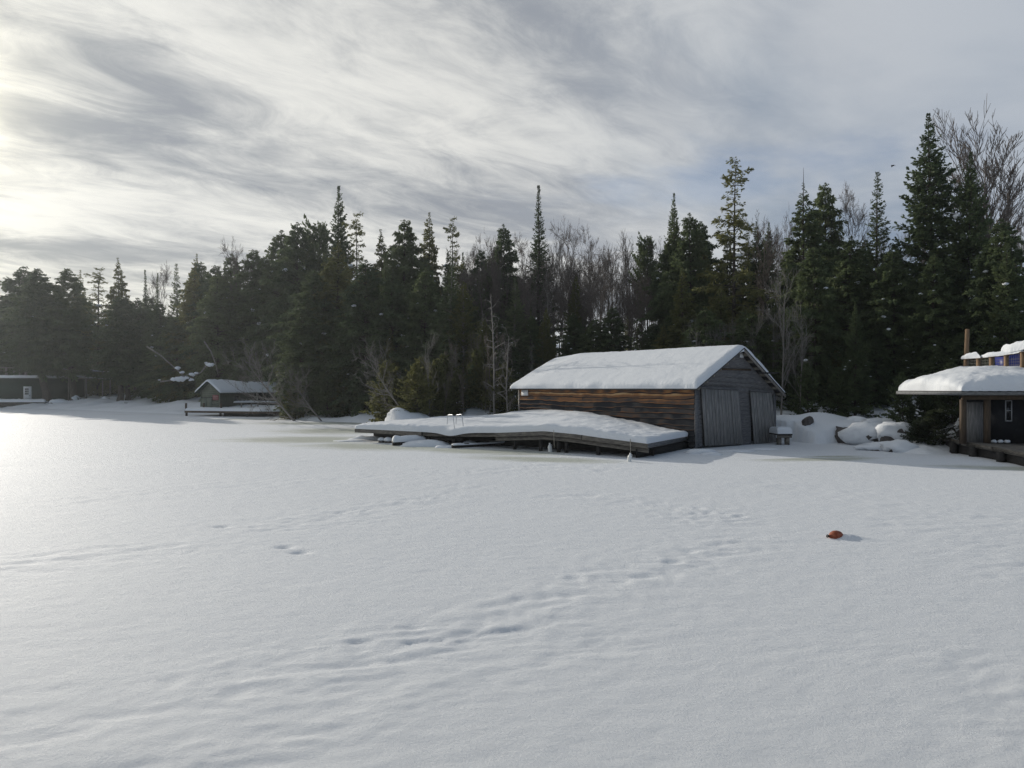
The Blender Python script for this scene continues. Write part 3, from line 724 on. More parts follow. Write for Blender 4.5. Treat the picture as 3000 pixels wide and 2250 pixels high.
# ------------------------------------------------------------------ the long warped dock in front of it
SX = np.array([0, .12, .325, .46, .558, .68, .78, .88, 1.0])
PXY = [(1041, 1256), (1150, 1261), (1268, 1267), (1370, 1268), (1458, 1268), (1595, 1263), (1690, 1272), (1765, 1283), (1898, 1300)]
A0 = G(1041, 1293); B0 = G(1898, 1343)
FR = []
for s, (px, py) in zip(SX, PXY):
    k = (px - 1500) / F; d = B0 - A0
    t = (k * A0[1] - A0[0]) / (d[0] - k * d[1]); p = A0 + d * t
    p = p + np.array([.3, .9, 0]) * .9 * math.sin(math.pi * t) ** 2 * .5
    FR.append(np.array([(px - 1500) / F * p[1], p[1], HC - (py - HY) / F * p[1]]))
FR = np.array(FR)
def front(s): return np.array([np.interp(s, SX, FR[:, i]) for i in range(3)])
FPT = np.array([-7.0, 46.3, .75]); EPT = BH(BL, -.09, .75); DPT = BH(.35, -.09, .62)
def back(s):
    if s < .42: return FPT + (EPT - FPT) * (s / .42)
    return EPT + (DPT - EPT) * ((s - .42) / .58)
def deck(s, t):
    f = front(s); b = back(s); return f + (b - f) * t
dk = thing('dock', front(0) * [1, 1, 0], 'long weathered timber dock, warped and buried in deep snow, beside the plank boathouse', 'dock')
mb = MB(); S = np.linspace(0, 1, 60)
top = np.array([[deck(s, t) - Z * .01 for t in np.linspace(0, 1, 12)] for s in S]); mb.grid(top); mb.grid(top - Z * .06, flip=True)
mb.build('deck', M['dockwood'], dk)
FD = (B0 - A0) / np.linalg.norm(B0 - A0); NO = np.array([FD[1], -FD[0], 0]); NO = NO if NO[1] < 0 else -NO
def rail(s0, s1, z0, z1, out, th=.06, n=24):
    m = MB(); ss = np.linspace(s0, s1, n); P = []
    for s in ss:
        p = front(s); P.append([p + NO * out + Z * z0, p + NO * out + Z * z1, p + NO * (out - th) + Z * z1, p + NO * (out - th) + Z * z0, p + NO * out + Z * z0])
    m.grid(np.array(P)); m.add(P[0][:4], [[0, 1, 2, 3]]); m.add(P[-1][:4], [[3, 2, 1, 0]]); return m
rail(0, .27, -.21, .0, .05).build('fascia_board', M['dockwood'], dk)
rail(.27, .55, -.20, -.01, -.05).build('fascia_board', M['dockwood'], dk)
rail(.55, .80, -.20, .0, .05).build('fascia_board', M['dockwood'], dk)
rail(.803, 1.0, -.20, .0, .055).build('fascia_board', M['dockwood'], dk)
rail(.55, 1.0, -.40, -.215, -.05, .08).build('beam', M['dockwood'], dk)
rail(.10, .42, -.42, -.24, -.25, .1).build('beam', M['darkwood'], dk)
# right-hand return to the boathouse
m = MB(); p, q = front(1), DPT; m.hexa([p - Z * .2 + V * .02, q - Z * .2 + V * .02, q - Z * .2, p - Z * .2, p + V * .02, q + V * .02, q, p]); m.build('fascia_board', M['greyboard'], dk)
m = MB(); p, q = front(1) + U * .5, DPT; m.hexa([p * [1, 1, 0] - Z * .05, q * [1, 1, 0] - Z * .05, q * [1, 1, 0] - V * .2, p * [1, 1, 0] - V * .2, p - Z * .25, q - Z * .25, q - Z * .25 - V * .2, p - Z * .25 - V * .2]); m.build('crib_wall', M['darkwood'], dk)
m = MB()
for t in (.22,):
    P = np.array([[deck(s, t) * [1, 1, 0] - Z * .1, deck(s, t) - Z * .1] for s in np.linspace(.02, .99, 30)]); m.grid(P, flip=True)
m.build('crib_wall', M['darkwood'], dk)
for s in (.14, .21, .30, .40, .60, .667, .72, .745, .86):
    p = front(s) - NO * .14; m = MB(); z1 = p[2] - .22; wd = .17 if s > .55 else .13
    m.box(np.array([p[0] - wd / 2, p[1], -.1]), [wd, 0, 0], [0, wd, 0], [0, 0, z1 + .1]); m.build('leg', M['darkwood'], dk)
def dock_thick(s, t):
    hump = .50 * float(sstep(.25, .55, s) * (1 - sstep(.62, .97, s))) * float(sstep(.25, 1.0, t))
    lead = .10 * float(sstep(.10, .5, t)) * float(sstep(.02, .2, s)) * (1 - float(sstep(.75, 1, s)))
    return .27 + hump + lead + .12 * float(sstep(0, .2, s)) * (1 - float(sstep(.85, 1, s)))
def dock_surface(s, t):
    p = deck(s, t)
    sag = math.exp(-((s - .40) / .045) ** 2) * max(0, 1 - t / .10)     # slumped lip by the ladder
    return p + NO * (.05 + .10 * sag) - Z * .16 * sag
sm = snow_slab(dock_surface, 17, 7, dock_thick, R=.24, ns=170, nt=46, over=.05, rough=.05, seed=8, sharp=2.4, edges=(1, 1, 1, 0))
sm.build('snow_cover', M['snow'], dk, smooth=True)
# ladder
ld = thing('swim_ladder', front(.41), 'thin metal swim ladder with two bent handrails rising from the snowy dock edge', 'ladder')
for (a, b, c_, d) in (((1310, 1238), (1312, 1216), (1327, 1215), (1334, 1262)), ((1336, 1238), (1337, 1215.5), (1353, 1214), (1360, 1256))):
    m = MB(); yf = float(front(.40)[1]) - .16
    pts = [W(*a, yf + .75) - Z * .1, W(*b, yf + .75), W(*c_, yf), W(*d, yf - .02) - Z * .25]
    cur = []
    for i in range(3):
        for q in np.linspace(.08 if i else 0, .92 if i < 2 else 1, 6): cur.append(pts[i] + (pts[i + 1] - pts[i]) * q)
    m.tube(cur, .021, 6); m.build('handrail', M['steel'], ld, smooth=True)
# white jugs hung as floats and the ropes they were tied with
def jug(px, py, h, tilt, label, yaw):
    o = G(px, py); o[2] = lz(o[0], o[1]) - .02; m = MB(); ax = np.array([math.sin(tilt), 0, math.cos(tilt)])
    r = h * .235
    m.lathe(o, [(0, 0), (r * .96, 0), (r, h * .04), (r, h * .55), (r * .9, h * .66), (r * .55, h * .80), (r * .34, h * .87), (r * .34, h * .90), (r * .42, h * .905), (r * .42, h * .99), (0, h)], 16, ax)
    hd = MB(); c = o + ax * h * .62; s = np.array([math.cos(yaw), math.sin(yaw), 0])
    t = thing('float_jug', o, label, 'float jug', 'white float jugs frozen in below the dock')
    m.build('bottle', M['plastic'], t, smooth=True)
    hd.tube([c + s * r * .9, c + s * r * 1.25 + ax * h * .04, c + s * r * 1.15 + ax * h * .16, c + s * r * .4 + ax * h * .24], h * .03, 6); hd.build('handle', M['plastic'], t, smooth=True)
    k = MB(); k.lathe(o + ax * h * .905, [(r * .44, 0), (r * .44, h * .10), (0, h * .10)], 12, ax); k.build('cap', M['plastic'], t, smooth=True)
jug(1612, 1324, .44, -.06, 'white plastic jug standing upright on the ice beneath the middle of the dock', .4)
jug(1843, 1351, .37, .14, 'white plastic jug tilted on the ice at the dock corner nearest the boathouse doors', .2)
for px, y0, y1, s, lab in ((1623, 1262, 1312, .70, 'thin pale rope hanging from the dock beside the upright white jug'), (1847, 1288, 1333, .955, 'thin pale rope hanging from the dock down to the tilted white jug')):
    yf = float(front(s)[1]) - .16; m = MB(); m.tube([W(px - .5, y0 - 2, yf), W(px, (y0 + y1) / 2, yf - .01), W(px + 1, y1, yf - .02)], .014, 5)
    m.blob(W(px, y0 + 5, yf), .035, 3, .2, 6); solo(m, 'mooring_rope', M['rope'], lab, 'rope', 'ropes hanging from the dock edge')
# snow-covered timbers and lumps frozen in below the dock
lr = RS(4)
def snowlog(p, q, r, lab, seed, cap=.16):
    t = thing('frozen_log', (np.array(p) + q) / 2 * [1, 1, 0], lab, 'log')
    m = MB(); m.tube([np.array(p), (np.array(p) + q) / 2 + Z * .02, np.array(q)], r, 8); m.build('timber', M['darkwood'], t, smooth=True)
    d = np.array(q) - p; L = np.linalg.norm(d); sd = np.array([-d[1], d[0], 0]) / L
    snow_slab(lambda s, t_: np.array(p) + d * s + sd * (t_ - .5) * r * 2.6 + Z * r * .4, L, r * 2.6, cap, R=.16, ns=30, nt=14, seed=seed, over=.03, rough=.08).build('snow_cap', M['snow'], t, smooth=True)
snowlog(G(1150, 1305) + Z * .12, G(1245, 1302) + Z * .14, .14, 'thick snow-capped log on the ice under the left end of the dock', 2, .30)
snowlog(G(1325, 1313) + Z * .10, G(1500, 1304) + Z * .10, .10, 'long dark timber frozen into the ice under the middle of the dock', 5, .10)
def drift(pts, lab, seed, name='snow_drift'):
    m = MB()
    for (px, py, rx, ry, rz) in pts:
        c = G(px, py); c[2] = -.03; m.blob(c, (rx, ry, rz), seed + int(px), .3, 12)
    return solo(m, name, M['snow'], lab, 'snow drift', None, True)
drift([(1255, 1306, 1.5, .55, .30), (1195, 1302, .9, .4, .26), (1310, 1311, .7, .3, .14)], 'rounded snow drift on the ice in front of the log under the dock', 3)
drift([(1378, 1305, .5, .3, .30)], 'snow lump on the long dark timber under the dock', 6)
drift([(1560, 1308, 1.6, .5, .10), (1650, 1312, 1.8, .5, .09)], 'low snow ridge along the ice behind the upright white jug', 9)
drift([(2048, 1327, .75, .4, .24), (2085, 1331, .5, .3, .12)], 'smooth snow drift in front of the wide boathouse door', 12)
drift([(2160, 1322, .9, .3, .10), (2240, 1316, .8, .3, .10)], 'thin snow ridge below the narrow boathouse door', 13)
for k, (px, py, r, lab) in enumerate(((1118, 1294, .17, 'small round snow-capped stone nearest the left end of the dock'), (1137, 1295, .20, 'round snow-capped stone between the small stone and the log under the dock'))):
    c = G(px, py + 3); t = thing('stone', c, lab, 'stone'); MB().blob(c + Z * .05, (r, r, r * .8), k, .3, 8).build('rock', M['rock'], t); MB().blob(c + Z * .16, (r * 1.25, r * 1.2, r * .85), k + 4, .2, 9, .4).build('snow_cap', M['snow'], t, True)
drift([(1075, 1289, 1.2, .5, .28), (1040, 1292, 1.3, .5, .12)], 'ice heave of rough grey snow at the left end of the dock', 21, 'ice_heave')

# stub dock against the right wall of the boathouse
t = thing('crib_dock', G(2296, 1306), 'short timber crib with a square cap of snow beside the narrow boathouse door', 'crib')
p = G(2280, 1304); q = G(2316, 1310); dp = V * 1.0
o = W(2279, 1300, 37.7); o[2] = 0; CX = np.array([.80, .05, 0]); CY = np.array([-.05, 1.15, 0])
m = MB(); m.box(o + Z * .50, CX, CY, Z * .07); m.build('deck', M['darkwood'], t)
m = MB(); m.box(o + Z * .36 + CY * .03, CX * .97, CY * .1, Z * .138); m.build('beam', M['dockwood'], t)
for b in (.02, .58):
    m = MB(); m.box(o + CX * (b + .02) + CY * .05 - Z * .05, CX * .24, CY * .2, Z * .405); m.build('leg', M['dockwood'], t)
snow_slab(lambda s, t_: o + CX * s + CY * t_ + Z * .575, .8, 1.15, .34, R=.16, ns=24, nt=24, seed=5, sharp=2.6, over=.04).build('snow_cover', M['snow'], t, True)

# ------------------------------------------------------------------ red float half buried in snow
bz = lz(BUOY[0], BUOY[1]); t = thing('mooring_buoy', (BUOY[0], BUOY[1], 0), 'faded red mooring float half buried in the open snow', 'buoy')
c = np.array([BUOY[0], BUOY[1], bz - .022]); ax = np.array([-.80, -.25, .10]); ax /= np.linalg.norm(ax)
m = MB(); m.lathe(c - ax * .17, [(.0, 0), (.07, .014), (.112, .066), (.125, .132), (.118, .20), (.09, .255), (.048, .285), (.030, .295), (.030, .312), (0, .315)], 22, ax); m.build('float', M['buoy'], t, True)
m = MB(); e = c + ax * .19; th = np.linspace(0, 2 * np.pi, 14); sdv = np.cross(ax, Z); sdv /= np.linalg.norm(sdv); upv = np.cross(sdv, ax)
m.tube([c + ax * .13, c + ax * .18], .02, 8); m.tube([e + ax * (.024 * math.cos(a)) + upv * (.024 * math.sin(a)) for a in th], .010, 6, cap=False); m.build('eye_ring', M['blacksteel'], t, True)

# ------------------------------------------------------------------ flat-roofed boathouse at the right edge of the photo
RC = np.array([19.85, 31.25, 0]); a5 = math.radians(5)
E1 = np.array([math.cos(a5), -math.sin(a5), 0]); E2 = np.array([math.sin(a5), math.cos(a5), 0])
def RB(a, b, z): return RC + E1 * a + E2 * b + Z * z
rb = thing('flat_roofed_boathouse', RB(.4, .3, 0), 'dark boathouse with a broad flat roof under very thick snow, a terrace railing on top', 'boathouse')
m = MB(); bl = [RB(.42, .95, .42), RB(8, .95, .42), RB(8, 6, .42), RB(4.2, 6, .42)]
m.hexa(bl + [p + Z * 2.25 for p in bl]); m.build('wall', M['cottage'], rb)
def wall_pt(px, py, off=.95):
    o = RC + E2 * off; k = (px - 1500) / F; a = (k * o[1] - o[0]) / (E1[0] - k * E1[1]); p = o + E1 * a
    return np.array([p[0], p[1], HC - (py - HY) / F * p[1]])
def panel(x0, y0, x1, y1, off, th):
    p = wall_pt(x0, y1, off); q = wall_pt(x1, y1, off); h = wall_pt(x0, y0, off)[2] - p[2]
    return MB().box(p, q - p, E2 * th, Z * h)
panel(2833, 1178, 2890, 1299, .90, .045).build('door', M['doorboard'], rb)
wd = MB()
for r in ((2946, 1173, 2965.5, 1175.2), (2946, 1202, 2965.5, 1203.8), (2946, 1232, 2965.5, 1234.5), (2946, 1173.2, 2948.2, 1234.2), (2963.2, 1173.2, 2965.4, 1234.2)):
    p = wall_pt(r[0], r[3], .90); q = wall_pt(r[2], r[3], .90); h = wall_pt(r[0], r[1], .90)[2] - p[2]; wd.box(p, q - p, E2 * .048, Z * h)
wf = wd.build('window', M['frame'], rb); panel(2948, 1175, 2963.5, 1232.5, .925, .02).build('pane', M['glass'], wf)
for px0, px1, yb in ((2818, 2832, 1294), (2888, 2903, 1302), (3010, 3026, 1312)):
    p = wall_pt(px0, yb, .35); q = wall_pt(px1, yb, .35); m = MB(); m.box(p - Z * .1, q - p, E2 * .2, Z * (2.50 - p[2] + .1)); m.build('post', M['post'], rb)
m = MB(); m.box(RB(.28, .33, 2.50), E1 * 8, E2 * .2, Z * .20); m.build('beam', M['post'], rb)
m = MB(); m.box(RB(0, 0, 2.74), E1 * 8, E2 * 6.2, Z * .13); rr = m.build('roof', M['metalroof'], rb)
m = MB(); m.box(RB(-.03, -.03, 2.70), E1 * 8, E2 * .03, Z * .15); m.build('fascia_board', M['fascia'], rr)
m = MB(); m.box(RB(-.04, 0.0, 2.70), E1 * .03, E2 * 6.2, Z * .15); m.build('fascia_board', M['fascia'], rr)
m = MB(); n = 60
P = np.array([[RB(8 * i / n, -.06, 2.872 + (.025 if i % 3 == 0 else 0)), RB(8 * i / n, .5, 2.90 + (.025 if i % 3 == 0 else 0))] for i in range(n + 1)]); m.grid(P); m.build('roof_sheet', M['steel'], rr)
def rs(s, t): return RB(.02 + 7.9 * s, -.02 + 6.15 * t, 2.885)
def rth(s, t):
    front_left = math.exp(-((s * 7.9 - .1) / .9) ** 2 - ((t * 6.15 - .2) / 1.1) ** 2)
    return .80 + .34 * float(sstep(.05, .35, s)) * float(sstep(.05, .5, t)) - .34 * front_left + .08 * float(sstep(.3, 1, t)) - .28 * float(sstep(.5, 1.0, t)) * (1 - float(sstep(.0, .35, s)))
sm = snow_slab(rs, 7.9, 6.15, rth, R=1.0, ns=80, nt=70, over=.10, rough=.07, seed=17, sharp=2.5, fr=.9, edges=(1, 0, 1, 1)); sm.build('snow_cap', M['snow'], rr, True)
# terrace railing on the roof
ry = [36.4, 35.7, 35.0, 34.3, 33.5, 32.8]; rx = [2830, 2867, 2905, 2948, 2996, 3045]; rt = [1054, 1052, 1048, 1043, 1033, 1024]
rg = thing('terrace_railing', W(2830, 1086, 36.4), 'timber and wire railing with snow lumps standing on the thick snow of the flat roof', 'railing')
tops = []
for x_, t_, y_ in zip(rx, rt, ry):
    p = W(x_, t_, y_); tops.append(p); m = MB(); m.box([p[0] - .07, p[1] - .07, 3.5], [.15, 0, 0], [0, .15, 0], [0, 0, p[2] - 3.5]); m.build('post', M['tanpost'], rg)
for i in range(5):
    p, q = tops[i], tops[i + 1]; m = MB(); d = q - p; m.box(p + [-.09, -.09, 0], d + [.17, 0, 0], [0, .2, 0], Z * .045); m.build('handrail', M['post'], rg)
    m = MB()
    for k in range(1, 9): c = p + d * k / 9; m.tube([np.array([c[0], c[1], 3.75]), c], .006, 4, False)
    for k in range(5): m.tube([p * [1, 1, 0] + Z * (3.85 + k * .14), q * [1, 1, 0] + Z * (3.85 + k * .14)], .006, 4, False)
    m.build('wire_mesh', M['wire'], rg)
for k, (i0, f0, i1, f1, th, wdt) in enumerate(((0, -.2, 0, .95, .26, .42), (1, .35, 3, .75, .20, .40), (3, -.05, 5, 0, .40, .62))):
    def rp(s, t_, i0=i0, f0=f0, i1=i1, f1=f1, wdt=wdt, k=k):
        x = (i0 + f0) + (i1 + f1 - i0 - f0) * s; i = int(max(0, min(4, math.floor(x)))); p = tops[i] + (tops[i + 1] - tops[i]) * (x - i)
        return p + np.array([0, 1.0, 0]) * (t_ - .5) * wdt + Z * (.05 + (.12 if k == 2 else 0))
    snow_slab(rp, (i1 + f1 - i0 - f0) * .9, wdt, th, R=.22, ns=30, nt=16, seed=40 + k, rough=.10, over=.06, fr=2).build('snow_cap', M['snow'], rg, True)
m = MB(); p = W(2828, 1090, 36.9); q = W(2834, 965, 36.9); m.tube([p - Z * .5, q], [.13, .10], 9); m.lathe(q - Z * .01, [(.10, 0), (.09, .03), (0, .035)], 9)
solo(m, 'timber_pole', M['tanpost'], 'tall bare timber pole standing at the end of the terrace railing', 'pole')
t = thing('blue_bin', W(2975, 1080, 37.0), 'blue plastic covered box behind the terrace railing, heaped with snow', 'bin')
p = W(2952, 1079, 36.6); m = MB(); m.hexa([p - Z * .4, p + [1.0, .1, -.4], p + [1.0, 1.0, -.4], p + [0, .9, -.4], p + [-.06, -.03, .72], p + [1.08, .06, .80], p + [1.08, 1.0, .80], p + [-.06, .9, .72]]); m.build('box', M['blue'], t)
MB().blob(p + [.55, .45, .80], (.62, .55, .22), 3, .3, 10, .4).build('snow_cap', M['snow'], t, True)
t = thing('snow_covered_chair', W(2998, 1025, 38.5), 'snow-heaped furniture standing beyond the blue box on the roof terrace', 'furniture')
p = W(2992, 1022, 38.5); m = MB()
for dx in (0, .55):
    m.tube([p + [dx, 0, -1.4], p + [dx, 0, .05]], .03, 6)
m.box(p + [-.05, -.05, -.05], [.7, 0, 0], [0, .6, 0], [0, 0, .05]); m.build('frame', M['post'], t)
MB().blob(p + [.3, .2, .1], (.55, .42, .30), 8, .5, 10, .4).build('snow_cap', M['snow'], t, True)
# its heaved walkway dock
WK = [G(2786, 1287, .62), G(2830, 1296, .58), G(2905, 1309, .55), G(3000, 1327, .52), G(3150, 1362, .5)]
wk = thing('walkway_dock', WK[0] * [1, 1, 0], 'dark tilted timber walkway along the front of the flat-roofed boathouse', 'dock')
Bk = [RB(.2, 3.2, .58), RB(.9, 1.2, .56), RB(1.8, 1.0, .54), RB(3, .95, .5), RB(6, .95, .5)]
m = MB(); m.grid(np.array([[a, b] for a, b in zip(WK, Bk)])); m.grid(np.array([[a - Z * .06, b - Z * .06] for a, b in zip(WK, Bk)]), flip=True); m.build('deck', M['dockwood'], wk)
for i in range(4):
    p, q = WK[i], WK[i + 1]; m = MB(); n = np.array([0, -.05, 0]); m.hexa([p - Z * .17 + n, q - Z * .17 + n, q - Z * .17, p - Z * .17, p + n + Z * .01, q + n + Z * .01, q + Z * .01, p + Z * .01]); m.build('fascia_board', M['dockwood'], wk)
    c = (p + q) / 2; m = MB(); m.box([c[0] - .1, c[1] + .25, -.1], [.25, 0, 0], [0, .25, 0], [0, 0, c[2] - .02]); m.build('leg', M['darkwood'], wk)
m = MB(); p = G(2842, 1334) + Z * .02; m.box(p, [1.0, -.25, 0], [.1, .35, 0], Z * .26); m.build('crib', M['dockwood'], wk)
m = MB(); m.grid(np.array([[a * [1, 1, 0] + [.3, .9, -.1], a + [.3, .9, -.1]] for a in WK]), flip=True); m.build('crib_wall', M['darkwood'], wk)
for k, (px, py) in enumerate(((2912, 1297), (2930, 1300), (2950, 1300))):
    MB().blob(wall_pt(px, py, .6) * [1, 1, 0] + Z * .60, (.13, .12, .10), k, .3, 7, .4).build('snow_lump', M['snow'], wk, True)

# ------------------------------------------------------------------ boulders and ledges between the two boathouses
def boulder(px, py, rx, ry, rz, lab, seed, Y=None, cap=.5, rock_up=.0, sink=.35):
    c = G(px, py) if Y is None else W(px, py, Y)
    t = thing('boulder', c, lab, 'boulder')
    MB().blob(c + Z * (rz * (.5 - sink) + rock_up), (rx, ry, rz), seed, .6, 10).build('rock', M['rock'], t)
    if cap: MB().blob(c + Z * (rz * .55), (rx * 1.16, ry * 1.12, rz * cap * 1.15), seed + 50, .4, 12, 1.0).build('snow_cap', M['snow'], t, True)
boulder(2364, 1240, .32, .3, .28, 'bare grey rock poking out near the top of the snow bank beside the boathouse', 1, 40.0, 0)
boulder(2484, 1296, .75, .6, .62, 'dark angular boulder at the foot of the snow bank', 2, None, 0, .15)
boulder(2510, 1250, .75, .7, .35, 'snow-capped rock step at the head of the boulder gully', 3, 40.8, 1.0)
boulder(2545, 1285, 1.25, .8, .45, 'broad pillow of snow over a boulder at the centre of the gully', 4, 38.0, 1.2)
boulder(2590, 1254, 1.2, .7, .35, 'long flat snow-topped boulder lying across the gully', 5, 39.3, 1.0)
boulder(2625, 1283, .9, .7, .45, 'rounded snow-covered boulder beside the fallen fir', 6, 36.6, 1.1)
boulder(2545, 1200, .55, .5, .55, 'round boulder with a neat snow hat under the trees', 7, 46.5, .6)
boulder(2498, 1208, .65, .5, .45, 'low snow-capped boulder under the trees, uphill of the gully', 8, 46.0, .9)
boulder(2600, 1318, 1.1, .5, .22, 'flat snow-covered ledge stone at the lake edge below the gully', 9, None, 1.1)
boulder(2640, 1322, .7, .45, .25, 'white mound over a stone at the lake edge nearest the fallen fir', 10, None, 1.2)
boulder(2835, 1262, .6, .5, .5, 'snow-covered stump behind the fallen fir, under the flat roof', 11, 36.5, .9)
# fallen dark fir by the walkway
def fallen(kind, px, py, Y, h, w, lab, tilt, rz=1.0):
    p = W(px, py, Y); return place(kind, p[0], p[1], h, w, lab, 'tree', None, rz, True, z=p[2], tilt=tilt)
fallen('sprawl', 2735, 1304, 34.6, 1.9, 1.15, 'small dark bushy fir crouching over the rocks beside the walkway', (0, 0))
fallen('sprawl', 2690, 1300, 35.0, 1.4, 1.0, 'low dark fir spreading sideways at the edge of the gully rocks', (0, -.5))
fallen('scrubDark', 2790, 1240, 39.0, 3.4, 1.2, 'snow-dusted young fir standing under the flat roof overhang', (0, 0))

# ------------------------------------------------------------------ small green boathouse across the bay
GC = np.array([(644.5 - 1500) / F * 78, 78, 0]); g1 = np.array([-.95, .312, 0]); g2 = np.array([.312, .95, 0])
GW, GL, gE, gR, gB = 2.58, 11.6, 2.68, 3.72, .75
def GB(a, b, z): return GC + g2 * a + g1 * b + Z * z
gb = thing('green_boathouse', GC, 'small grey-green boathouse with a snowy gable roof across the bay', 'boathouse')
m = MB(); nb = 9
for k in range(nb):
    z0 = gB + (gE - gB) * k / nb; z1 = gB + (gE - gB) * (k + 1) / nb; m.hexa([GB(-.05, 0, z0), GB(0, 0, z0), GB(0, GW, z0), GB(-.05, GW, z0), GB(-.02, 0, z1), GB(0, 0, z1), GB(0, GW, z1), GB(-.02, GW, z1)])
for k in range(5):
    f0, f1 = k / 5, (k + 1) / 5; z0 = gE + (gR - gE) * f0; z1 = gE + (gR - gE) * f1; h0 = GW / 2 * (1 - f0); h1 = GW / 2 * (1 - f1); c = GW / 2
    m.hexa([GB(-.05, c - h0, z0), GB(0, c - h0, z0), GB(0, c + h0, z0), GB(-.05, c + h0, z0), GB(-.02, c - h1, z1), GB(0, c - h1, z1), GB(0, c + h1, z1), GB(-.02, c + h1, z1)])
m.build('gable_wall', M['sagepaint'], gb)
m = MB(); m.box(GB(.01, 0, gB), g2 * GL, g1 * GW, Z * (gE - gB)); m.build('wall', M['olivewall'], gb)
for b0, b1 in ((1.02, 1.70), (1.72, 2.42)):
    m = MB(); m.box(GB(-.09, b0, gB), g1 * (b1 - b0), g2 * .04, Z * 1.22); m.build('door', M['sagedoor'], gb)
m = MB(); m.box(GB(-.10, .95, gB + 1.24), g1 * 1.55, g2 * .05, Z * .07); m.build('door_lintel', M['olivewall'], gb)
for b in (-.02, GW - .08):
    m = MB(); m.box(GB(-.075, b, gB), g1 * .10, g2 * .05, Z * (gE - gB - .1)); m.build('corner_board', M['sagepaint'], gb)
for a0, a1 in ((2.2, 3.1), (6.4, 7.2)):
    m = MB(); m.box(GB(a0, -.03, 1.5), g2 * (a1 - a0), g1 * .03, Z * .75); w_ = m.build('window', M['olivewall'], gb)
    m = MB(); m.box(GB(a0 + .08, -.035, 1.58), g2 * (a1 - a0 - .16), g1 * .01, Z * .59); m.build('pane', M['glass'], w_)
m = MB()
for sgn in (-1, 1):
    P = [GB(-.5, GW / 2, gR + .08), GB(GL + .3, GW / 2, gR + .08), GB(GL + .3, GW / 2 + sgn * (GW / 2 + .42), gE - .24), GB(-.5, GW / 2 + sgn * (GW / 2 + .42), gE - .24)]
    m.hexa([p for p in P] + [p + Z * .07 for p in P])
gr = m.build('roof', M['greenpaint'], gb)
def gsurf(s, t):
    b = -.44 + (GW + .88) * t; bb = abs(b - GW / 2); return GB(-.52 + (GL + .84) * s, b, gR + .16 - (gR - gE + .3) / (GW / 2 + .42) * math.sqrt(bb * bb + .02))
snow_slab(gsurf, GL, GW + .9, lambda s, t: .26 - .20 * float(sstep(.25, .5, s)), R=.2, ns=70, nt=34, seed=23, rough=.06, over=.04).build('snow_cap', M['snow'], gr, True)
# red board on its gable
m = MB(); p = GB(-.115, .12, gB + .95); m.box(p, g1 * .78, g2 * .03, Z * .58); sg = solo(m, 'notice_sign', M['redsign'], 'faded red notice board on the front of the small green boathouse', 'sign')
m = MB(); rr_ = RS(3)
for row, zz in enumerate((.40, .24, .10)):
    x = .06
    while x < .70:
        w_ = rr_.uniform(.05, .12); m.box(GB(-.12, .12 + x, gB + .95 + zz), g1 * min(w_, .72 - x), g2 * .003, Z * (.10 if row < 1 else .07)); x += w_ + .035
OFF[sg.name] = np.array(sg.location); m.build('lettering', M['signpale'], sg)
# its dock, posts, handrail plank
dA, dB = W(541, 1204, 77.0), W(760, 1208, 74.0); dC = W(884, 1209, 76.5)
dA[2] = dB[2] = .58; dC[2] = .52
gd = thing('green_boathouse_dock', dA * [1, 1, 0], 'snow-covered dock running along the front of the small green boathouse', 'dock')
gf = lambda s: dA + (dB - dA) * (s / .62) if s < .62 else dB + (dC - dB) * ((s - .62) / .38)
gbk = lambda s: np.array([-33.0, 82.5, .6]) + (np.array([-22.0, 84, .6]) - np.array([-33.0, 82.5, .6])) * s
m = MB(); ss = np.linspace(0, 1, 30); top = np.array([[gf(s) + (gbk(s) - gf(s)) * t for t in (0, .5, 1)] for s in ss]); m.grid(top); m.grid(top - Z * .06, flip=True); m.build('deck', M['dockwood'], gd)
m = MB(); P = np.array([[gf(s) + [0, -.03, .02], gf(s) + [0, -.03, -.22]] for s in ss]); m.grid(P, flip=True); m.grid(P + [0, .06, 0]); m.build('fascia_board', M['post'], gd)
m = MB(); P = np.array([[gf(s) + [0, 1.0, -.05], gf(s) * [1, 1, 0] + [0, 1.0, -.1]] for s in np.linspace(.3, 1, 20)]); m.grid(P, flip=True); m.build('crib_wall', M['darkwood'], gd)
for s in (.012, .30, .52, .75, .92):
    p = gf(s); m = MB(); m.box([p[0] - .09, p[1] + .02, -.1], [.18, 0, 0], [0, .18, 0], [0, 0, p[2]]); m.build('leg', M['darkwood'], gd)
snow_slab(lambda s, t: gf(s) + (gbk(s) - gf(s)) * t + [0, -.05, 0], 14, 6, lambda s, t: .34 + .25 * float(sstep(.3, 1, t)) * (1 - s) - .1 * s, R=.25, ns=70, nt=24, seed=29, rough=.08).build('snow_cover', M['snow'], gd, True)
for px, y0, y1, Y, lab in ((545, 1181, 1204, 77.1, 'short mooring post at the outer corner of the green boathouse dock'), (597, 1181, 1200, 77.6, 'short mooring post before the doors of the small green boathouse'), (648, 1182, 1202, 76.8, 'short mooring post before the red notice of the small green boathouse')):
    m = MB(); p = W(px, y1, Y); m.box([p[0] - .08, p[1] - .08, .55], [.16, 0, 0], [0, .16, 0], [0, 0, W(px, y0, Y)[2] - .55]); solo(m, 'mooring_post', M['post'], lab, 'post', 'mooring posts on the green boathouse dock')
hr = thing('plank_rail', W(690, 1199, 78.5), 'long low plank rail with a strip of snow beside the small green boathouse', 'rail')
pa, pb = W(684, 1182, 77.0), W(840, 1181, 84.0)
m = MB(); m.box(pa, pb - pa, [0, .25, 0], Z * .09); m.build('rail_board', M['dockwood'], hr)
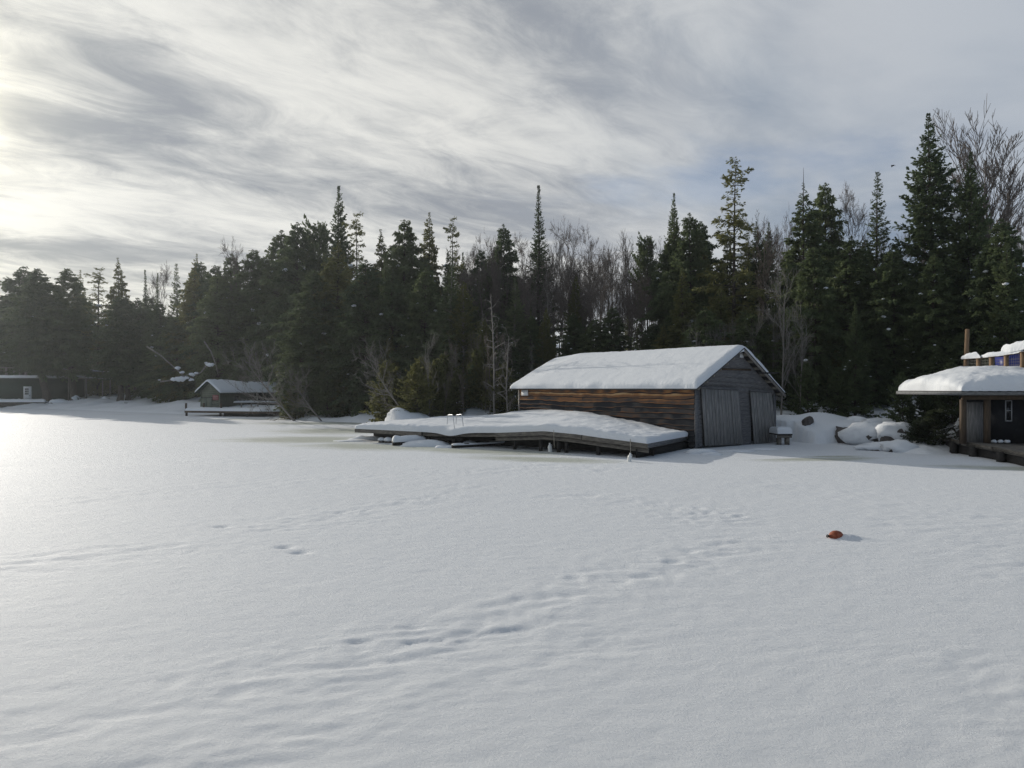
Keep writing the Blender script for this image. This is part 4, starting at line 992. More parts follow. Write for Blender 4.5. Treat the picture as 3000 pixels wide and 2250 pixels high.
for f in (.12, .30, .42, .60, .95):
    p = pa + (pb - pa) * f; m = MB(); m.box([p[0], p[1] + .05, .6], [.12, 0, 0], [0, .12, 0], [0, 0, p[2] - .6]); m.build('post', M['deadwood'], hr)
snow_slab(lambda s, t: pa + (pb - pa) * s + np.array([0, .28 * t - .02, .09]), 8, .3, .17, R=.12, ns=40, nt=10, seed=31, rough=.08).build('snow_cap', M['snow'], hr, True)
m = MB(); m.tube([W(752, 1148, 80), W(757, 1196, 80.3)], .05, 6); solo(m, 'leaning_pole', M['deadwood'], 'thin pale pole leaning on the side wall of the small green boathouse', 'pole')

# ------------------------------------------------------------------ long green building at the far left
LB = thing('long_green_building', W(80, 1174, 113), 'long flat-roofed dark green building at the far shore', 'building')
x0, x1 = W(-140, 1150, 113)[0], W(166, 1150, 113)[0]
zt, zb = 4.55, .95
m = MB(); m.box([x0, 113, zb], [x1 - x0, 0, 0], [0, 8, 0], [0, 0, zt - zb]); m.build('wall', M['greenpaint'], LB)
def lw(px, py, Y=112.95): return W(px, py, Y)
m = MB(); p = lw(69, 1172); q = lw(92, 1132); m.box([p[0], 112.92, p[2]], [q[0] - p[0], 0, 0], [0, .075, 0], [0, 0, q[2] - p[2]]); dr = m.build('door', M['whitepaint'], LB)
m = MB(); p = lw(72.8, 1156.5); q = lw(84.6, 1137.2); ww, hh = (q[0] - p[0]), (q[2] - p[2])
for i in range(3):
    for j in range(3): m.box([p[0] + ww * i / 3 + .02, 112.90, p[2] + hh * j / 3 + .02], [ww / 3 - .05, 0, 0], [0, .03, 0], [0, 0, hh / 3 - .05])
m.build('window_pane', M['glass'], dr); m = MB(); m.blob(lw(87.5, 1158.5, 112.86), .06, 1, 0, 6); m.build('knob', M['blacksteel'], dr)
m = MB(); m.box([x0, 112.6, zt], [x1 - x0 + .3, 0, 0], [0, 8.6, 0], [0, 0, .14]); lr_ = m.build('roof', M['fascia'], LB)
snow_slab(lambda s, t: np.array([x0 + (x1 - x0 + .28) * s, 112.62 + 8.5 * t, zt + .14]), 16, 8.5, .42, R=.35, ns=40, nt=20, seed=37, rough=.1).build('snow_cap', M['snow'], lr_, True)
bk = thing('deck_railing', W(0, 1100, 114), 'grey timber railing and footbridge along the top of the long green building', 'railing')
def rl(px): return 1077 + 15 * (px / 320.0)
pxs = [-120, -60, 17, 40, 57, 74, 102, 128, 160, 200, 250, 300, 322]
for i, px in enumerate(pxs):
    p = W(px, rl(px), 114.2); zg = zt + .2 if px < 166 else gz(p[0], 114.2); big = px in (17, 74, 128, 160, 250)
    m = MB(); wd_ = .26 if big else .13; m.box([p[0] - wd_ / 2, 114.2, zg - .1], [wd_, 0, 0], [0, wd_, 0], [0, 0, p[2] - zg + .1]); m.build('post', M['deadwood'], bk)
for a, b in zip(pxs[:-1], pxs[1:]):
    for dz, h in ((0, .12), (-.55, .08), (-1.15, .14)):
        if dz == -1.15 and b < 166: continue
        p, q = W(a, rl(a), 114.15), W(b, rl(b), 114.15); m = MB(); m.box(p + Z * dz, q - p, [0, .12, 0], Z * h); m.build('rail_board', M['deadwood'], bk)
pa2, pb2 = W(166, rl(166), 114.2), W(322, rl(322), 114.2)
snow_slab(lambda s, t: pa2 + (pb2 - pa2) * s + np.array([0, .3 * t - .1, .13]), 9, .3, .16, R=.14, ns=50, nt=8, seed=38, rough=.14).build('snow_cap', M['snow'], bk, True)
snow_slab(lambda s, t: pa2 + (pb2 - pa2) * s + np.array([0, 1.0 * t - .1, -1.0]), 9, 1.0, .10, R=.14, ns=50, nt=8, seed=39, rough=.14).build('deck_snow', M['snow'], bk, True)
t = thing('concrete_wharf', W(0, 1190, 110.5), 'low dark concrete wharf edged with snow before the long green building', 'wharf')
w0, w1 = W(-140, 1180, 110.6)[0], W(132, 1180, 110.6)[0]
m = MB(); m.box([w0, 110.6, -.1], [w1 - w0, 0, 0], [0, 2.4, 0], [0, 0, .95]); m.build('wall', M['concrete'], t)
snow_slab(lambda s, t_: np.array([w0 + (w1 - w0) * s, 110.55 + 2.4 * t_, .85]), 15, 2.4, .45, R=.3, ns=50, nt=16, seed=43, rough=.12).build('snow_cover', M['snow'], t, True)
boulder(170, 1184, 1.3, .8, .5, 'brown snow-capped block beside the end of the concrete wharf', 61, 109.6, .8)
boulder(222, 1173, .5, .5, .6, 'small dark snow-capped rock at the foot of the tall grey trunk', 62, 111.5, .6)
boulder(376, 1190, 1.1, .7, .35, 'dark low boulder at the waterline left of the small green boathouse', 63, 103, .7)
boulder(310, 1178, .6, .6, .6, 'rounded boulder on the snowy point by the long green building', 64, 111, .8)
t = thing('far_cottage', W(5, 1075, 135), 'snow-covered cottage roof showing through the branches at the far left', 'cottage')
p = W(-120, 1075, 135); q = W(38, 1052, 135); m = MB(); m.box([p[0], 135, p[2] - 3], [q[0] - p[0], 0, 0], [0, 6, 0], [0, 0, 3.6]); m.build('wall', M['olivewall'], t)
snow_slab(lambda s, t_: np.array([p[0] - .4 + (q[0] - p[0] + .8) * s, 134.4 + 7 * t_, q[2] - .6 + .9 * (1 - abs(2 * t_ - 1))]), 10, 7, .4, R=.4, ns=20, nt=20, seed=44).build('roof_snow', M['snow'], t, True)
# snow-laden dead limb left of the small green boathouse
t = thing('snowy_deadfall', W(540, 1112, 88), 'dead limbs loaded with snow clumps over the shore beside the small green boathouse', 'deadfall')
m = MB(); Yd = 86; L_ = [[(610, 1062), (590, 1090), (560, 1105), (520, 1112)], [(470, 1118), (520, 1112), (550, 1098), (575, 1092)], [(515, 1078), (530, 1095), (545, 1108)], [(430, 1015), (470, 1040), (505, 1072), (530, 1095)], [(598, 1000), (618, 1030), (630, 1062), (640, 1100)]]
for l in L_:
    pts = [W(x, y, Yd + .4 * i) for i, (x, y) in enumerate(l)]; m.tube(pts, np.linspace(.10, .04, len(pts)), 5)
m.build('limb', M['deadwood'], t, True)
for i, (x, y, r) in enumerate(((521, 1079, .42), (532, 1092, .35), (528, 1111, .7), (545, 1108, .5), (562, 1098, .5), (574, 1094, .3), (561, 1113, .38), (617, 1070, .6), (510, 1112, .5), (604, 1064, .3))): MB().blob(W(x, y - 1, Yd), (r * .75, r * .5, r * .36), i, .9, 8).build('snow_clump', M['snow'], t, True)
# bird
bp = W(2616, 485, 32); m = MB(); m.blob(bp, (.26, .12, .10), 2, .1, 9); m.blob(bp + [-.26, 0, .03], (.09, .07, .07), 3, .1, 7)
m.add([bp + [.2, 0, 0], bp + [.48, .08, .0], bp + [.48, -.08, .0]], [[0, 1, 2]])
for sgn in (-1, 1):
    m.add([bp + [-.14, sgn * .06, .05], bp + [.14, sgn * .06, .03], bp + [.16, sgn * .40, -.05], bp + [.05, sgn * .62, -.14], bp + [-.10, sgn * .36, -.02], bp + [0, sgn * .2, .08]], [[0, 1, 5], [1, 2, 5], [2, 3, 4], [2, 4, 5], [4, 0, 5]])
m.v = [bp + (p_ - bp) * .26 for p_ in m.v]
solo(m, 'bird', M['bird'], 'small dark bird flying beside the tall spruce at the right', 'bird', None, False)
# ------------------------------------------------------------------ the trees that can be told apart
# far left, behind the long green building
T('hemH', 70, 776, 126, 1.05, 'broad hemlock with a ragged top, tallest over the long green building')
T('hemH', -40, 850, 129, 1.0, 'hemlock with drooping boughs cut by the edge of the photo, over the long green building')
T('hemH', 175, 846, 124, .9, 'lower rounded hemlock over the end of the long green building')
T('hemC', 232, 788, 127, .62, 'slim hemlock with a small pointed tip beside the ragged broad hemlock')
T('open', 288, 779, 124, .95, 'thin flat-topped hemlock with sky showing through, above the footbridge')
T('hemC', 348, 752, 124, .68, 'spiky hemlock with a long bent leader, near the end of the footbridge')
T('hemH', 395, 870, 119, .9, 'full dark hemlock standing over the snowy point')
T('firA', 428, 788, 124, .75, 'narrow dark spire close to the bare crooked tree on the far shore')
T('firA', 459, 797, 124, .62, 'short dark spire just beside the bare crooked tree on the far shore')
T('firB', 521, 770, 122, .72, 'neat narrow cone of a fir just past the bare crooked tree')
T('hemC', 573, 740, 110, .62, 'tall slender hemlock with a feathery spire over the left end of the green boathouse dock')
T('bareA', 490, 755, 128, .62, 'bare crooked tree with a forked crown between dark spires on the far shore', 'tree')
T('hemA', 470, 880, 108, .75, 'dark hemlock reaching down to the shore left of the snow-laden deadfall')
# middle left: the big hemlocks around the green boathouse
T('hemA', 640, 800, 97, .8, 'dense hemlock rising right behind the small green boathouse')
T('hemB', 745, 730, 98, .82, 'bushy hemlock behind the ridge of the small green boathouse')
T('hemA', 815, 668, 96, .72, 'hemlock with a lumpy top over the far end of the small green boathouse')
T('hemB', 868, 646, 90, .70, 'tall hemlock with a nodding top between the lumpy hemlock and the dark ragged pine')
T('pine', 935, 626, 92, .70, 'dark ragged pine leaning close to the tallest spruce of the middle shore')
T('sprA', 990, 539, 88, .74, 'tallest spruce of the middle shore, a dense dark cone above its neighbours')
T('open', 1046, 616, 82, .72, 'hemlock with a ragged open top at the right shoulder of the tallest middle spruce')
T('hemC', 985, 700, 73, 1.05, 'great pale green hemlock filling the shore below the tallest middle spruce')
T('hemB', 925, 790, 73, .9, 'wide hemlock with hanging boughs over the bare leaning tree on the shore')
T('hemA', 1070, 760, 68, .85, 'dark hemlock standing at the waterline just left of the long dock')
T('hemC', 1118, 668, 78, .72, 'pointed hemlock right of the great pale green hemlock')
T('hemB', 1186, 642, 76, .68, 'hemlock with a thin tip, first of the three spires before the bare woods')
T('hemC', 1256, 618, 77, .66, 'hemlock with a thin feathery tip, middle of the three spires before the bare woods')
T('open', 1327, 630, 75, .60, 'hemlock with a thin feathery tip, last of the three spires before the bare woods')
T('hemA', 1150, 800, 66, .8, 'heavy dark hemlock behind the snow mound at the left end of the dock')
T('hemA', 1240, 780, 65, .75, 'heavy dark hemlock behind the small yellow-green fir')
T('shrub', 880, 985, 65.5, .95, 'grey leafless tree leaning out over the shore right of the small green boathouse', 'tree', None, .15)
T('shrub', 945, 1060, 65, .9, 'low grey leafless tangle arching to the ice right of the small green boathouse', 'tree', None, 0.5)
T('shrub', 1190, 985, 48, .8, 'pale dead leaning tree with forked limbs behind the small yellow-green fir', 'tree', None, .05)
T('pale', 1258, 960, 48, .6, 'thin pale leafless tree just right of the forked dead leaning tree')
# middle: young conifers and snags behind the dock
T('scrubPale', 1222, 1062, 47.5, 1.05, 'small yellow-green fir with two blobs of snow, at the left end of the dock')
T('young', 1318, 750, 60, 1.3, 'pale green young spruce, brightest conifer behind the dock')
T('cedar', 1358, 822, 59, 1.1, 'olive brown cedar pressed against the pale green young spruce')
T('scrubOlive', 1285, 1060, 50, .9, 'short olive fir between the yellow-green fir and the pale trunks')
T('cedar', 1420, 935, 54, 1.2, 'thin yellowish cedar rising among pale trunks behind the swim ladder')
T('scrubOlive', 1395, 1020, 52, .75, 'stubby yellowish cedar on the shore directly behind the swim ladder')
T('snag', 1449, 862, 49, .8, 'slim dead spruce with drooping bare twigs, tallest of the grey snags')
T('snagB', 1489, 948, 48, .7, 'dead grey tree with tangled bare limbs left of the plank boathouse')
T('snag', 1415, 905, 56, .45, 'thin dead pole with short twigs beside the thin yellowish cedar')
T('snagB', 1560, 981, 57, .42, 'broken-topped grey trunk just above the left end of the boathouse roof')
T('young', 1507, 810, 62, 1.2, 'dull olive spruce behind the grey snags left of the boathouse roof')
T('snag', 1336, 1000, 56, .6, 'short twiggy dead spruce in front of the pale green young spruce')
T('firA', 1577, 541, 74, .92, 'tall lone fir with a needle-sharp spire, above the left end of the boathouse roof')
T('hemA', 1480, 655, 75, .55, 'dark blunt hemlock between bare crowns left of the lone sharp fir')
T('hemB', 1404, 730, 72, .55, 'low dark hemlock under a spreading bare crown, left of the blunt hemlock')
T('snagB', 1612, 760, 66, .35, 'pale dead trunk plastered with snow, leaning below the lone sharp fir', 'tree', None, 1.0, True, (0, -.10))
T('cedar', 1688, 805, 68, .85, 'brownish olive cedar at the centre of the bare woods behind the boathouse')
T('cedar', 1600, 900, 62, .75, 'dim olive cedar just over the left end of the boathouse ridge')
T('pine', 1897, 674, 72, .62, 'flat-topped dark pine at the right end of the bare woods')
T('bareB', 1618, 640, 72, .48, 'thin bare tree standing close to the right of the lone sharp fir')
T('bareA', 1664, 626, 76, .50, 'bare tree with a knobbly dense top, second to the right of the lone sharp fir')
T('bareC', 1732, 634, 78, .72, 'wide bare tree with an arched crown at the centre of the skyline')
T('bareD', 1780, 700, 76, .8, 'low bare tree at the dip of the skyline right of the arched crown')
T('bareD', 1842, 665, 74, .8, 'upright bare tree with fine pale twigs beside the flat-topped pine')
T('bareC', 1420, 654, 78, .62, 'spreading bare tree left of the dark blunt hemlock')
T('bareB', 1350, 690, 82, .6, 'bare tree showing behind the last of the three feathery spires')
T('bareA', 690, 690, 98, .62, 'wide bare tree arching over the conifers behind the small green boathouse')
# right of centre: above and behind the boathouse gable
T('sprA', 1976, 562, 63, .62, 'slender spruce with a stepped spire above the middle of the boathouse roof')
T('hemA', 2026, 622, 61, .62, 'dark hemlock tucked right of the stepped spruce spire')
T('open', 2150, 456, 58, .82, 'tallest hemlock behind the boathouse gable, with open tiers of boughs')
T('hemC', 2000, 780, 54, .8, 'olive hemlock close behind the boathouse ridge, below the stepped spruce')
T('hemC', 2110, 830, 52, .75, 'yellow-green hemlock just above the boathouse peak')
T('bareA', 2232, 610, 60, .6, 'bare tree between the tallest hemlock and the long-leadered hemlock')
T('bareB', 2290, 588, 62, .5, 'bare dark tree close beside the long-leadered hemlock')
T('shoot', 2358, 488, 56, .72, 'hemlock ending in a long bare leader, right of the boathouse gable')
T('hemB', 2418, 530, 58, .58, 'hemlock with a tufted tip between the long-leadered hemlock and a bare tree')
T('bareA', 2474, 532, 57, .62, 'bare tree with a thick broken trunk and rounded crown, left of the slim dark fir')
T('firB', 2565, 498, 54, .78, 'slim dark fir standing apart, left of the great tall spruce')
T('sprB', 2732, 327, 49, .86, 'great tall spruce at the right, highest conifer of the shore')
T('sprB', 2836, 440, 47, .72, 'second dark spruce standing in front of the tall bare maple')
T('bareBig', 2905, 265, 50, 1.2, 'tall bare maple with a wide fan of branches at the right')
T('bareC', 2990, 560, 52, .6, 'thin bare tree at the far right edge, below the wide fan of the maple')
T('hemA', 2935, 640, 43, .8, 'dark wide evergreen behind the roof terrace, holding big lumps of snow')
T('sprB', 2950, 705, 41, .85, 'dense low spruce with pale new leaders right behind the roof terrace')
T('hemA', 2480, 690, 50, .78, 'deep green hemlock over the snow bank, left of the slim dark fir')
T('hemB', 2390, 720, 48, .75, 'deep green hemlock over the snow bank, right behind the boathouse gable')
T('hemA', 2620, 720, 47, .72, 'dark hemlock over the boulder gully, below the slim dark fir')
T('hemB', 2730, 740, 45, .7, 'dark hemlock with scattered snow lumps just left of the timber pole')
T('pale', 2288, 760, 45, .75, 'pale birch-like tree with long slanting limbs right behind the boathouse gable')
T('pale', 2345, 880, 44, .7, 'thin pale leafless tree over the snow bank, nearest the boathouse gable')
T('pale', 2215, 900, 47, .6, 'pale leafless tree showing over the right slope of the boathouse roof')
T('shrub', 2130, 940, 47.2, .6, 'grey leafless tree slanting behind the boathouse peak', 'tree', None, .2)
T('sprA', 2505, 880, 43.5, .8, 'dark spruce whose bare lower trunk stands on the snow bank')
T('bareB', 2660, 900, 52, .5, 'thin bare trunk half lost among the dark trees over the gully')

# ------------------------------------------------------------------ the rest of the woods, alike within each stand
def stand(n, x0, x1, Y0, Y1, t0, t1, kinds, wr, label, group, seed, snow=True, cat='tree', gap=None):
    r = random.Random(seed)
    for i in range(n):
        px = x0 + (x1 - x0) * (i + r.random()) / n; Y = r.uniform(Y0, Y1); top = r.uniform(t0, t1)
        if gap: top += gap(px)
        T(r.choice(kinds), px, top, Y, r.uniform(*wr), label, cat, group, r.uniform(0, 6.28), snow)
stand(18, -160, 640, 130, 146, 850, 930, ['hemA', 'hemB', 'hemC', 'sprB'], (.8, 1.1), 'dark evergreen in the packed stand behind the long green building and the snowy point', 'evergreens of the far shore', 1)
stand(6, 400, 620, 104, 114, 930, 1010, ['hemA', 'hemB'], (.9, 1.2), 'low dark evergreen closing the shore between the snowy point and small green boathouse', 'low evergreens of the far shore', 2)
stand(20, 560, 1130, 96, 112, 740, 830, ['hemA', 'hemB', 'sprB', 'hemC'], (.7, .95), 'dark evergreen in the wall of woods behind and right of the small green boathouse', 'evergreens of the middle shore', 3)
stand(9, 870, 1140, 70, 78, 860, 990, ['hemA', 'hemB', 'hemC'], (.9, 1.25), 'low bushy evergreen at the foot of the woods right of the small green boathouse', 'low evergreens of the middle shore', 4)
stand(14, 1090, 1520, 70, 88, 730, 830, ['hemA', 'hemB', 'sprA', 'hemC'], (.6, .85), 'dark evergreen in the shaded wall behind the young conifers and snags', 'evergreens behind the dock', 5)
stand(12, 1110, 1600, 58, 66, 900, 1020, ['hemA', 'hemB', 'cedar', 'hemC'], (.8, 1.1), 'low shaded evergreen among pale trunks behind the snow of the dock', 'low evergreens behind the dock', 6)
stand(46, 1380, 1960, 66, 105, 670, 800, ['bareA', 'bareB', 'bareC', 'bareD'], (.5, .8), 'bare grey-brown hardwood in the thicket on the hill behind the boathouse', 'bare hardwoods on the hill', 7)
stand(32, 1540, 1960, 62, 95, 760, 900, ['bareB', 'bareD', 'bareC', 'sapling'], (.6, 1.0), 'low bare hardwood in the brown thicket above the boathouse ridge', 'low bare hardwoods above the boathouse', 8)
stand(16, 1540, 1960, 60, 80, 890, 985, ['hemA', 'hemB', 'cedar'], (.8, 1.1), 'low dim evergreen along the boathouse ridge under the bare thicket', 'low evergreens above the boathouse', 9)
stand(16, 1930, 2560, 56, 72, 640, 760, ['hemA', 'hemB', 'hemC', 'sprB'], (.6, .8), 'dark evergreen in the close stand behind the boathouse gable', 'evergreens behind the gable', 10)
stand(18, 1900, 2560, 47.5, 56, 870, 1030, ['hemA', 'hemB', 'hemC'], (.9, 1.2), 'low evergreen closing the shade behind the boathouse gable and snow bank', 'low evergreens behind the gable', 11)
stand(10, 2180, 2600, 60, 74, 610, 720, ['bareA', 'bareB', 'bareD'], (.5, .7), 'bare hardwood showing between evergreens right of the boathouse gable', 'bare hardwoods right of the gable', 12)
stand(14, 2540, 3180, 47, 62, 700, 830, ['hemA', 'hemB', 'sprB', 'sprA'], (.65, .9), 'dark evergreen in the black shade behind the flat-roofed boathouse', 'evergreens at the right', 13)
stand(10, 2560, 3200, 42, 47, 880, 1040, ['hemA', 'hemB', 'sprB'], (.9, 1.2), 'low dark evergreen behind the gully and the flat-roofed boathouse', 'low evergreens at the right', 14)
stand(12, 2600, 3100, 52, 70, 640, 780, ['bareB', 'bareD', 'bareC'], (.5, .8), 'bare hardwood glimpsed behind the great tall spruce', 'bare hardwoods at the right', 15)
stand(16, 1300, 1500, 50, 56, 960, 1100, ['sapling'], (.6, .9), 'thin bare sapling among the pale trunks behind the dock', 'saplings behind the dock', 16, cat='sapling')
stand(14, 1950, 2420, 46.5, 51, 860, 1040, ['sapling', 'pale'], (.5, .8), 'thin bare sapling in the shade close behind the boathouse gable', 'saplings behind the gable', 17, cat='sapling')
# ------------------------------------------------------------------ trunks standing clear on the far shore
def trunk(px0, y0, px1, y1, Y, r0, lab):
    p = W(px0, y0, Y); q = W(px1, y1, Y + .5); p[2] = gz(p[0], Y) - .1
    m = MB(); m.tube([p, p + (q - p) * .3 + [.05, 0, 0], p + (q - p) * .7, q], [r0 * 1.25, r0, r0 * .9, r0 * .8], 8)
    t = thing('hemlock_tree', p, lab, 'tree'); m.build('trunk', M['bark'], t, True)
    c = KIND['hemB']['parts'][1][1]
    o = bpy.data.objects.new('crown', c); COL.objects.link(o); o.parent = t
    s = (W(px1, 800 if px0 < 300 else 880, Y)[2] - p[2]) / H0; o.scale = (s * .85, s * .85, s * .82); o.location = (q - p) * 1 - np.array([0, 0, (q - p)[2] - .22 * s * H0])
trunk(140, 1170, 120, 1090, 111.5, .55, 'hemlock whose thick leaning trunk crosses the wall of the long green building')
trunk(217, 1166, 207, 1075, 112.5, .50, 'hemlock on a thick straight grey trunk right of the long green building')
trunk(352, 1178, 355, 1130, 108, .45, 'hemlock whose dark trunk foot stands on the snowy point')
trunk(375, 1178, 374, 1130, 109, .40, 'hemlock whose trunk foot stands just right of the dark trunk on the snowy point')

stand(15, 1130, 1520, 48.5, 53, 1020, 1120, ['scrubOlive', 'scrubDark', 'scrubPale'], (.75, 1.1), 'small evergreen filling the shore between the dock snow and the pale trunks', 'small evergreens behind the dock', 18)
stand(7, 1150, 1500, 48, 52, 1040, 1120, ['pale', 'sapling'], (1.0, 1.6), 'low grey leafless bush on the shore behind the dock snow', 'leafless bushes behind the dock', 19, cat='bush')
stand(9, 2290, 2620, 43.5, 47.5, 1010, 1120, ['scrubDark'], (.7, 1.0), 'small shaded evergreen just behind the crest of the snow bank', 'small evergreens behind the snow bank', 20)
stand(8, 860, 1130, 66.5, 71, 1050, 1130, ['scrubDark', 'scrubOlive'], (.8, 1.1), 'low evergreen skirt at the waterline between the leaning bare trees and the dock', 'waterline evergreens', 21)
stand(7, 2615, 2835, 38.5, 41.5, 1085, 1180, ['scrubDark'], (.75, 1.1), 'small snow-dusted fir in the gloom under the flat roof overhang', 'firs under the overhang', 22)
# ------------------------------------------------------------------ sky, sun, air, camera
world = bpy.data.worlds.new('World'); scene.world = world; world.use_nodes = True
nt = world.node_tree; N = nt.nodes; L = nt.links
for n in list(N): N.remove(n)
out = N.new('ShaderNodeOutputWorld'); bg = N.new('ShaderNodeBackground'); L.new(bg.outputs[0], out.inputs['Surface']); bg.inputs['Strength'].default_value = 0.1
sky = N.new('ShaderNodeTexSky'); sky.sky_type = 'NISHITA'; sky.sun_disc = False; sky.sun_elevation = SUN_EL; sky.sun_rotation = -SUN_AZ; sky.altitude = 300; sky.dust_density = 1.2
tc = N.new('ShaderNodeTexCoord')
def math_(op, a, b=None, c=None):
    n = N.new('ShaderNodeMath'); n.operation = op
    for i, x in enumerate((a, b, c)):
        if x is None: continue
        if isinstance(x, (int, float)): n.inputs[i].default_value = x
        else: L.new(x, n.inputs[i])
    return n.outputs[0]
def smooth(x, a, b, o0=0.0, o1=1.0):
    n = N.new('ShaderNodeMapRange'); n.interpolation_type = 'SMOOTHSTEP'; L.new(x, n.inputs['Value'])
    n.inputs['From Min'].default_value = a; n.inputs['From Max'].default_value = b; n.inputs['To Min'].default_value = o0; n.inputs['To Max'].default_value = o1
    return n.outputs['Result']
def mixc(f, a, b):
    n = N.new('ShaderNodeMix'); n.data_type = 'RGBA'
    if isinstance(f, float): n.inputs['Factor'].default_value = f
    else: L.new(f, n.inputs['Factor'])
    for i, x in ((6, a), (7, b)):
        if isinstance(x, tuple): n.inputs[i].default_value = (*x, 1)
        else: L.new(x, n.inputs[i])
    return n.outputs[2]
def noise(vec, scale, detail, rough=.5, dist=0.0):
    n = N.new('ShaderNodeTexNoise'); L.new(vec, n.inputs['Vector']); n.inputs['Scale'].default_value = scale; n.inputs['Detail'].default_value = detail; n.inputs['Roughness'].default_value = rough; n.inputs['Distortion'].default_value = dist
    return n.outputs['Fac']
sx = N.new('ShaderNodeSeparateXYZ'); L.new(tc.outputs['Generated'], sx.inputs[0]); X, Yv, Zv = sx.outputs
zc = math_('ADD', math_('MAXIMUM', Zv, 0.0), 0.10)
px_, py_ = math_('DIVIDE', X, zc), math_('DIVIDE', Yv, zc)
sa = math.radians(47)
al = math_('ADD', math_('MULTIPLY', px_, math.sin(sa)), math_('MULTIPLY', py_, math.cos(sa)))
ac = math_('SUBTRACT', math_('MULTIPLY', px_, math.cos(sa)), math_('MULTIPLY', py_, math.sin(sa)))
def comb(a, b, z=0.0):
    c = N.new('ShaderNodeCombineXYZ'); L.new(a, c.inputs[0]); L.new(b, c.inputs[1]); c.inputs[2].default_value = z
    return c.outputs[0]
st = comb(math_('MULTIPLY', al, .52), math_('MULTIPLY', ac, 1.05), 2.7)
n1 = noise(st, 1.5, 7, .55, .35)
n1b = noise(comb(math_('MULTIPLY', al, 1.7), math_('MULTIPLY', ac, 3.0), 5.0), 1.6, 8, .68, .9)
n2 = noise(comb(math_('MULTIPLY', al, .35), math_('MULTIPLY', ac, .5), 9.3), 1.7, 6, .55, .4)
n3 = noise(comb(math_('MULTIPLY', al, .7), math_('MULTIPLY', ac, .9), 1.3), 1.1, 6, .55, .2)
S = math_('ADD', math_('MULTIPLY', n1, .68), math_('MULTIPLY', n1b, .32))
streak = smooth(S, .37, .62)
soft = smooth(n2, .38, .62)
right = smooth(X, -.10, .50)
cloudL = mixc(streak, (2.5, 2.72, 3.1), (6.6, 6.6, 6.4))
cloudR = mixc(soft, (2.35, 2.9, 3.7), (4.7, 4.95, 5.3))
cl = mixc(right, cloudL, cloudR)
blue = math_('MULTIPLY', smooth(n3, .53, .68), math_('MULTIPLY', smooth(X, -.15, .12, 0.0, .6), smooth(Zv, .14, .34, .12, 1.0)))
skyc = N.new('ShaderNodeVectorMath'); skyc.operation = 'MULTIPLY'; L.new(sky.outputs['Color'], skyc.inputs[0]); skyc.inputs[1].default_value = (.85, .85, .95)
cl = mixc(blue, cl, skyc.outputs[0])
dt = N.new('ShaderNodeVectorMath'); dt.operation = 'DOT_PRODUCT'; L.new(tc.outputs['Generated'], dt.inputs[0]); dt.inputs[1].default_value = tuple(SUNV)
d = math_('MAXIMUM', dt.outputs['Value'], 0.0)
g1 = math_('MULTIPLY', math_('POWER', d, 7.0), smooth(S, .3, .7, .5, 1.3))
g2 = math_('MULTIPLY', math_('POWER', d, 110.0), smooth(S, .3, .7, .55, 1.4))
g3 = math_('POWER', d, 500.0)
low = math_('MULTIPLY', smooth(Zv, .22, .02), math_('POWER', d, 9.0))
def addc(base, f, col):
    m_ = N.new('ShaderNodeVectorMath'); m_.operation = 'SCALE'; m_.inputs[0].default_value = col; L.new(f, m_.inputs['Scale'])
    a_ = N.new('ShaderNodeVectorMath'); a_.operation = 'ADD'; L.new(base, a_.inputs[0]); L.new(m_.outputs[0], a_.inputs[1]); return a_.outputs[0]
c = addc(cl, g1, (1.0, .95, .75)); c = addc(c, g2, (4.6, 4.2, 3.0)); c = addc(c, g3, (26, 24, 18)); c = addc(c, low, (1.5, 1.2, .15))
hz = math_('MULTIPLY', smooth(Zv, .20, .0), smooth(X, -.5, .1, .12, .45))
c = mixc(hz, c, (5.0, 5.2, 5.25))
back = smooth(dt.outputs['Value'], -.55, .62); up = smooth(Zv, .50, .95)
fade = math_('MULTIPLY', math_('MULTIPLY_ADD', back, .30, .70), math_('MULTIPLY_ADD', up, -.30, 1.0))
tint = mixc(back, (.70, .85, 1.04), (1.0, 1.0, 1.0))
vf = N.new('ShaderNodeVectorMath'); vf.operation = 'SCALE'; L.new(c, vf.inputs[0]); L.new(fade, vf.inputs['Scale'])
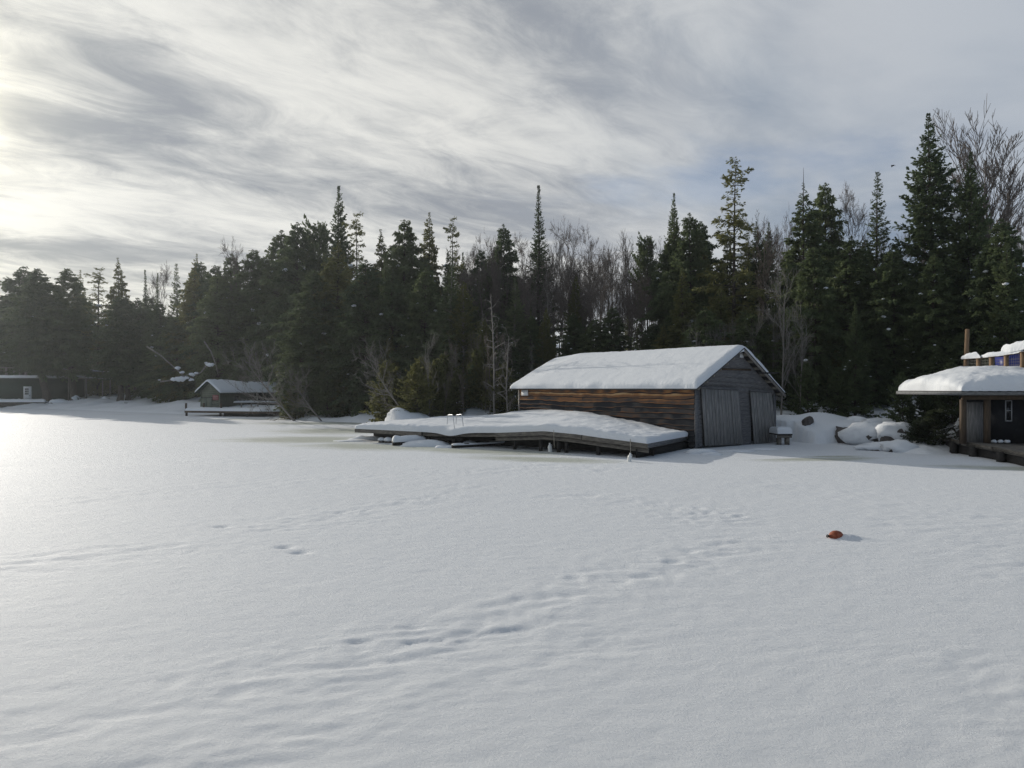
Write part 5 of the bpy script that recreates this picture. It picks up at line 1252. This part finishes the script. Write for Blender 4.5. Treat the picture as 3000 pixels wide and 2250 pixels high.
vt = N.new('ShaderNodeVectorMath'); vt.operation = 'MULTIPLY'; L.new(vf.outputs[0], vt.inputs[0]); L.new(tint, vt.inputs[1])
L.new(vt.outputs[0], bg.inputs['Color'])

sun = bpy.data.lights.new('sun', 'SUN'); sun.energy = SUN_E; sun.angle = math.radians(0.6); sun.color = (1.0, .93, .82)
so = bpy.data.objects.new('sun', sun); COL.objects.link(so); so.location = (-30, 30, 40)
so.rotation_euler = Vector(-SUNV).to_track_quat('-Z', 'Y').to_euler()

if HAZE:
    hm = bpy.data.materials.new('haze_air'); hm.use_nodes = True; hn = hm.node_tree
    hn.nodes.remove(hn.nodes['Principled BSDF'])
    pv = hn.nodes.new('ShaderNodeVolumePrincipled'); pv.inputs['Color'].default_value = (.86, .93, 1, 1); pv.inputs['Density'].default_value = HAZE; pv.inputs['Anisotropy'].default_value = .55
    hn.links.new(pv.outputs[0], hn.nodes['Material Output'].inputs['Volume'])
    m = MB(); m.box([-550, -350, -1.8], [1100, 0, 0], [0, 980, 0], [0, 0, 46]); tag(m.build('haze', hm), kind='stuff')

cam = bpy.data.cameras.new('camera'); co = bpy.data.objects.new('camera', cam); COL.objects.link(co)
co.location = (0, 0, HC); co.rotation_euler = (math.radians(90), 0, 0)
cam.sensor_fit = 'HORIZONTAL'; cam.sensor_width = 36; cam.lens = 36 * F / 3000; cam.shift_y = (HY - 1125) / 3000
cam.clip_start = .1; cam.clip_end = 3000
scene.camera = co
scene.view_settings.view_transform = 'Standard'; scene.view_settings.look = 'None'; scene.view_settings.exposure = 0.16; scene.view_settings.gamma = 1
scene.render.engine = 'CYCLES'
cy = scene.cycles
cy.max_bounces = 6; cy.diffuse_bounces = 4; cy.glossy_bounces = 2; cy.transmission_bounces = 2; cy.volume_bounces = 0; cy.transparent_max_bounces = 6
cy.use_denoising = True; cy.denoiser = 'OPENIMAGEDENOISE'; cy.denoising_prefilter = 'NONE'
cy.use_adaptive_sampling = True; cy.adaptive_threshold = 0.01
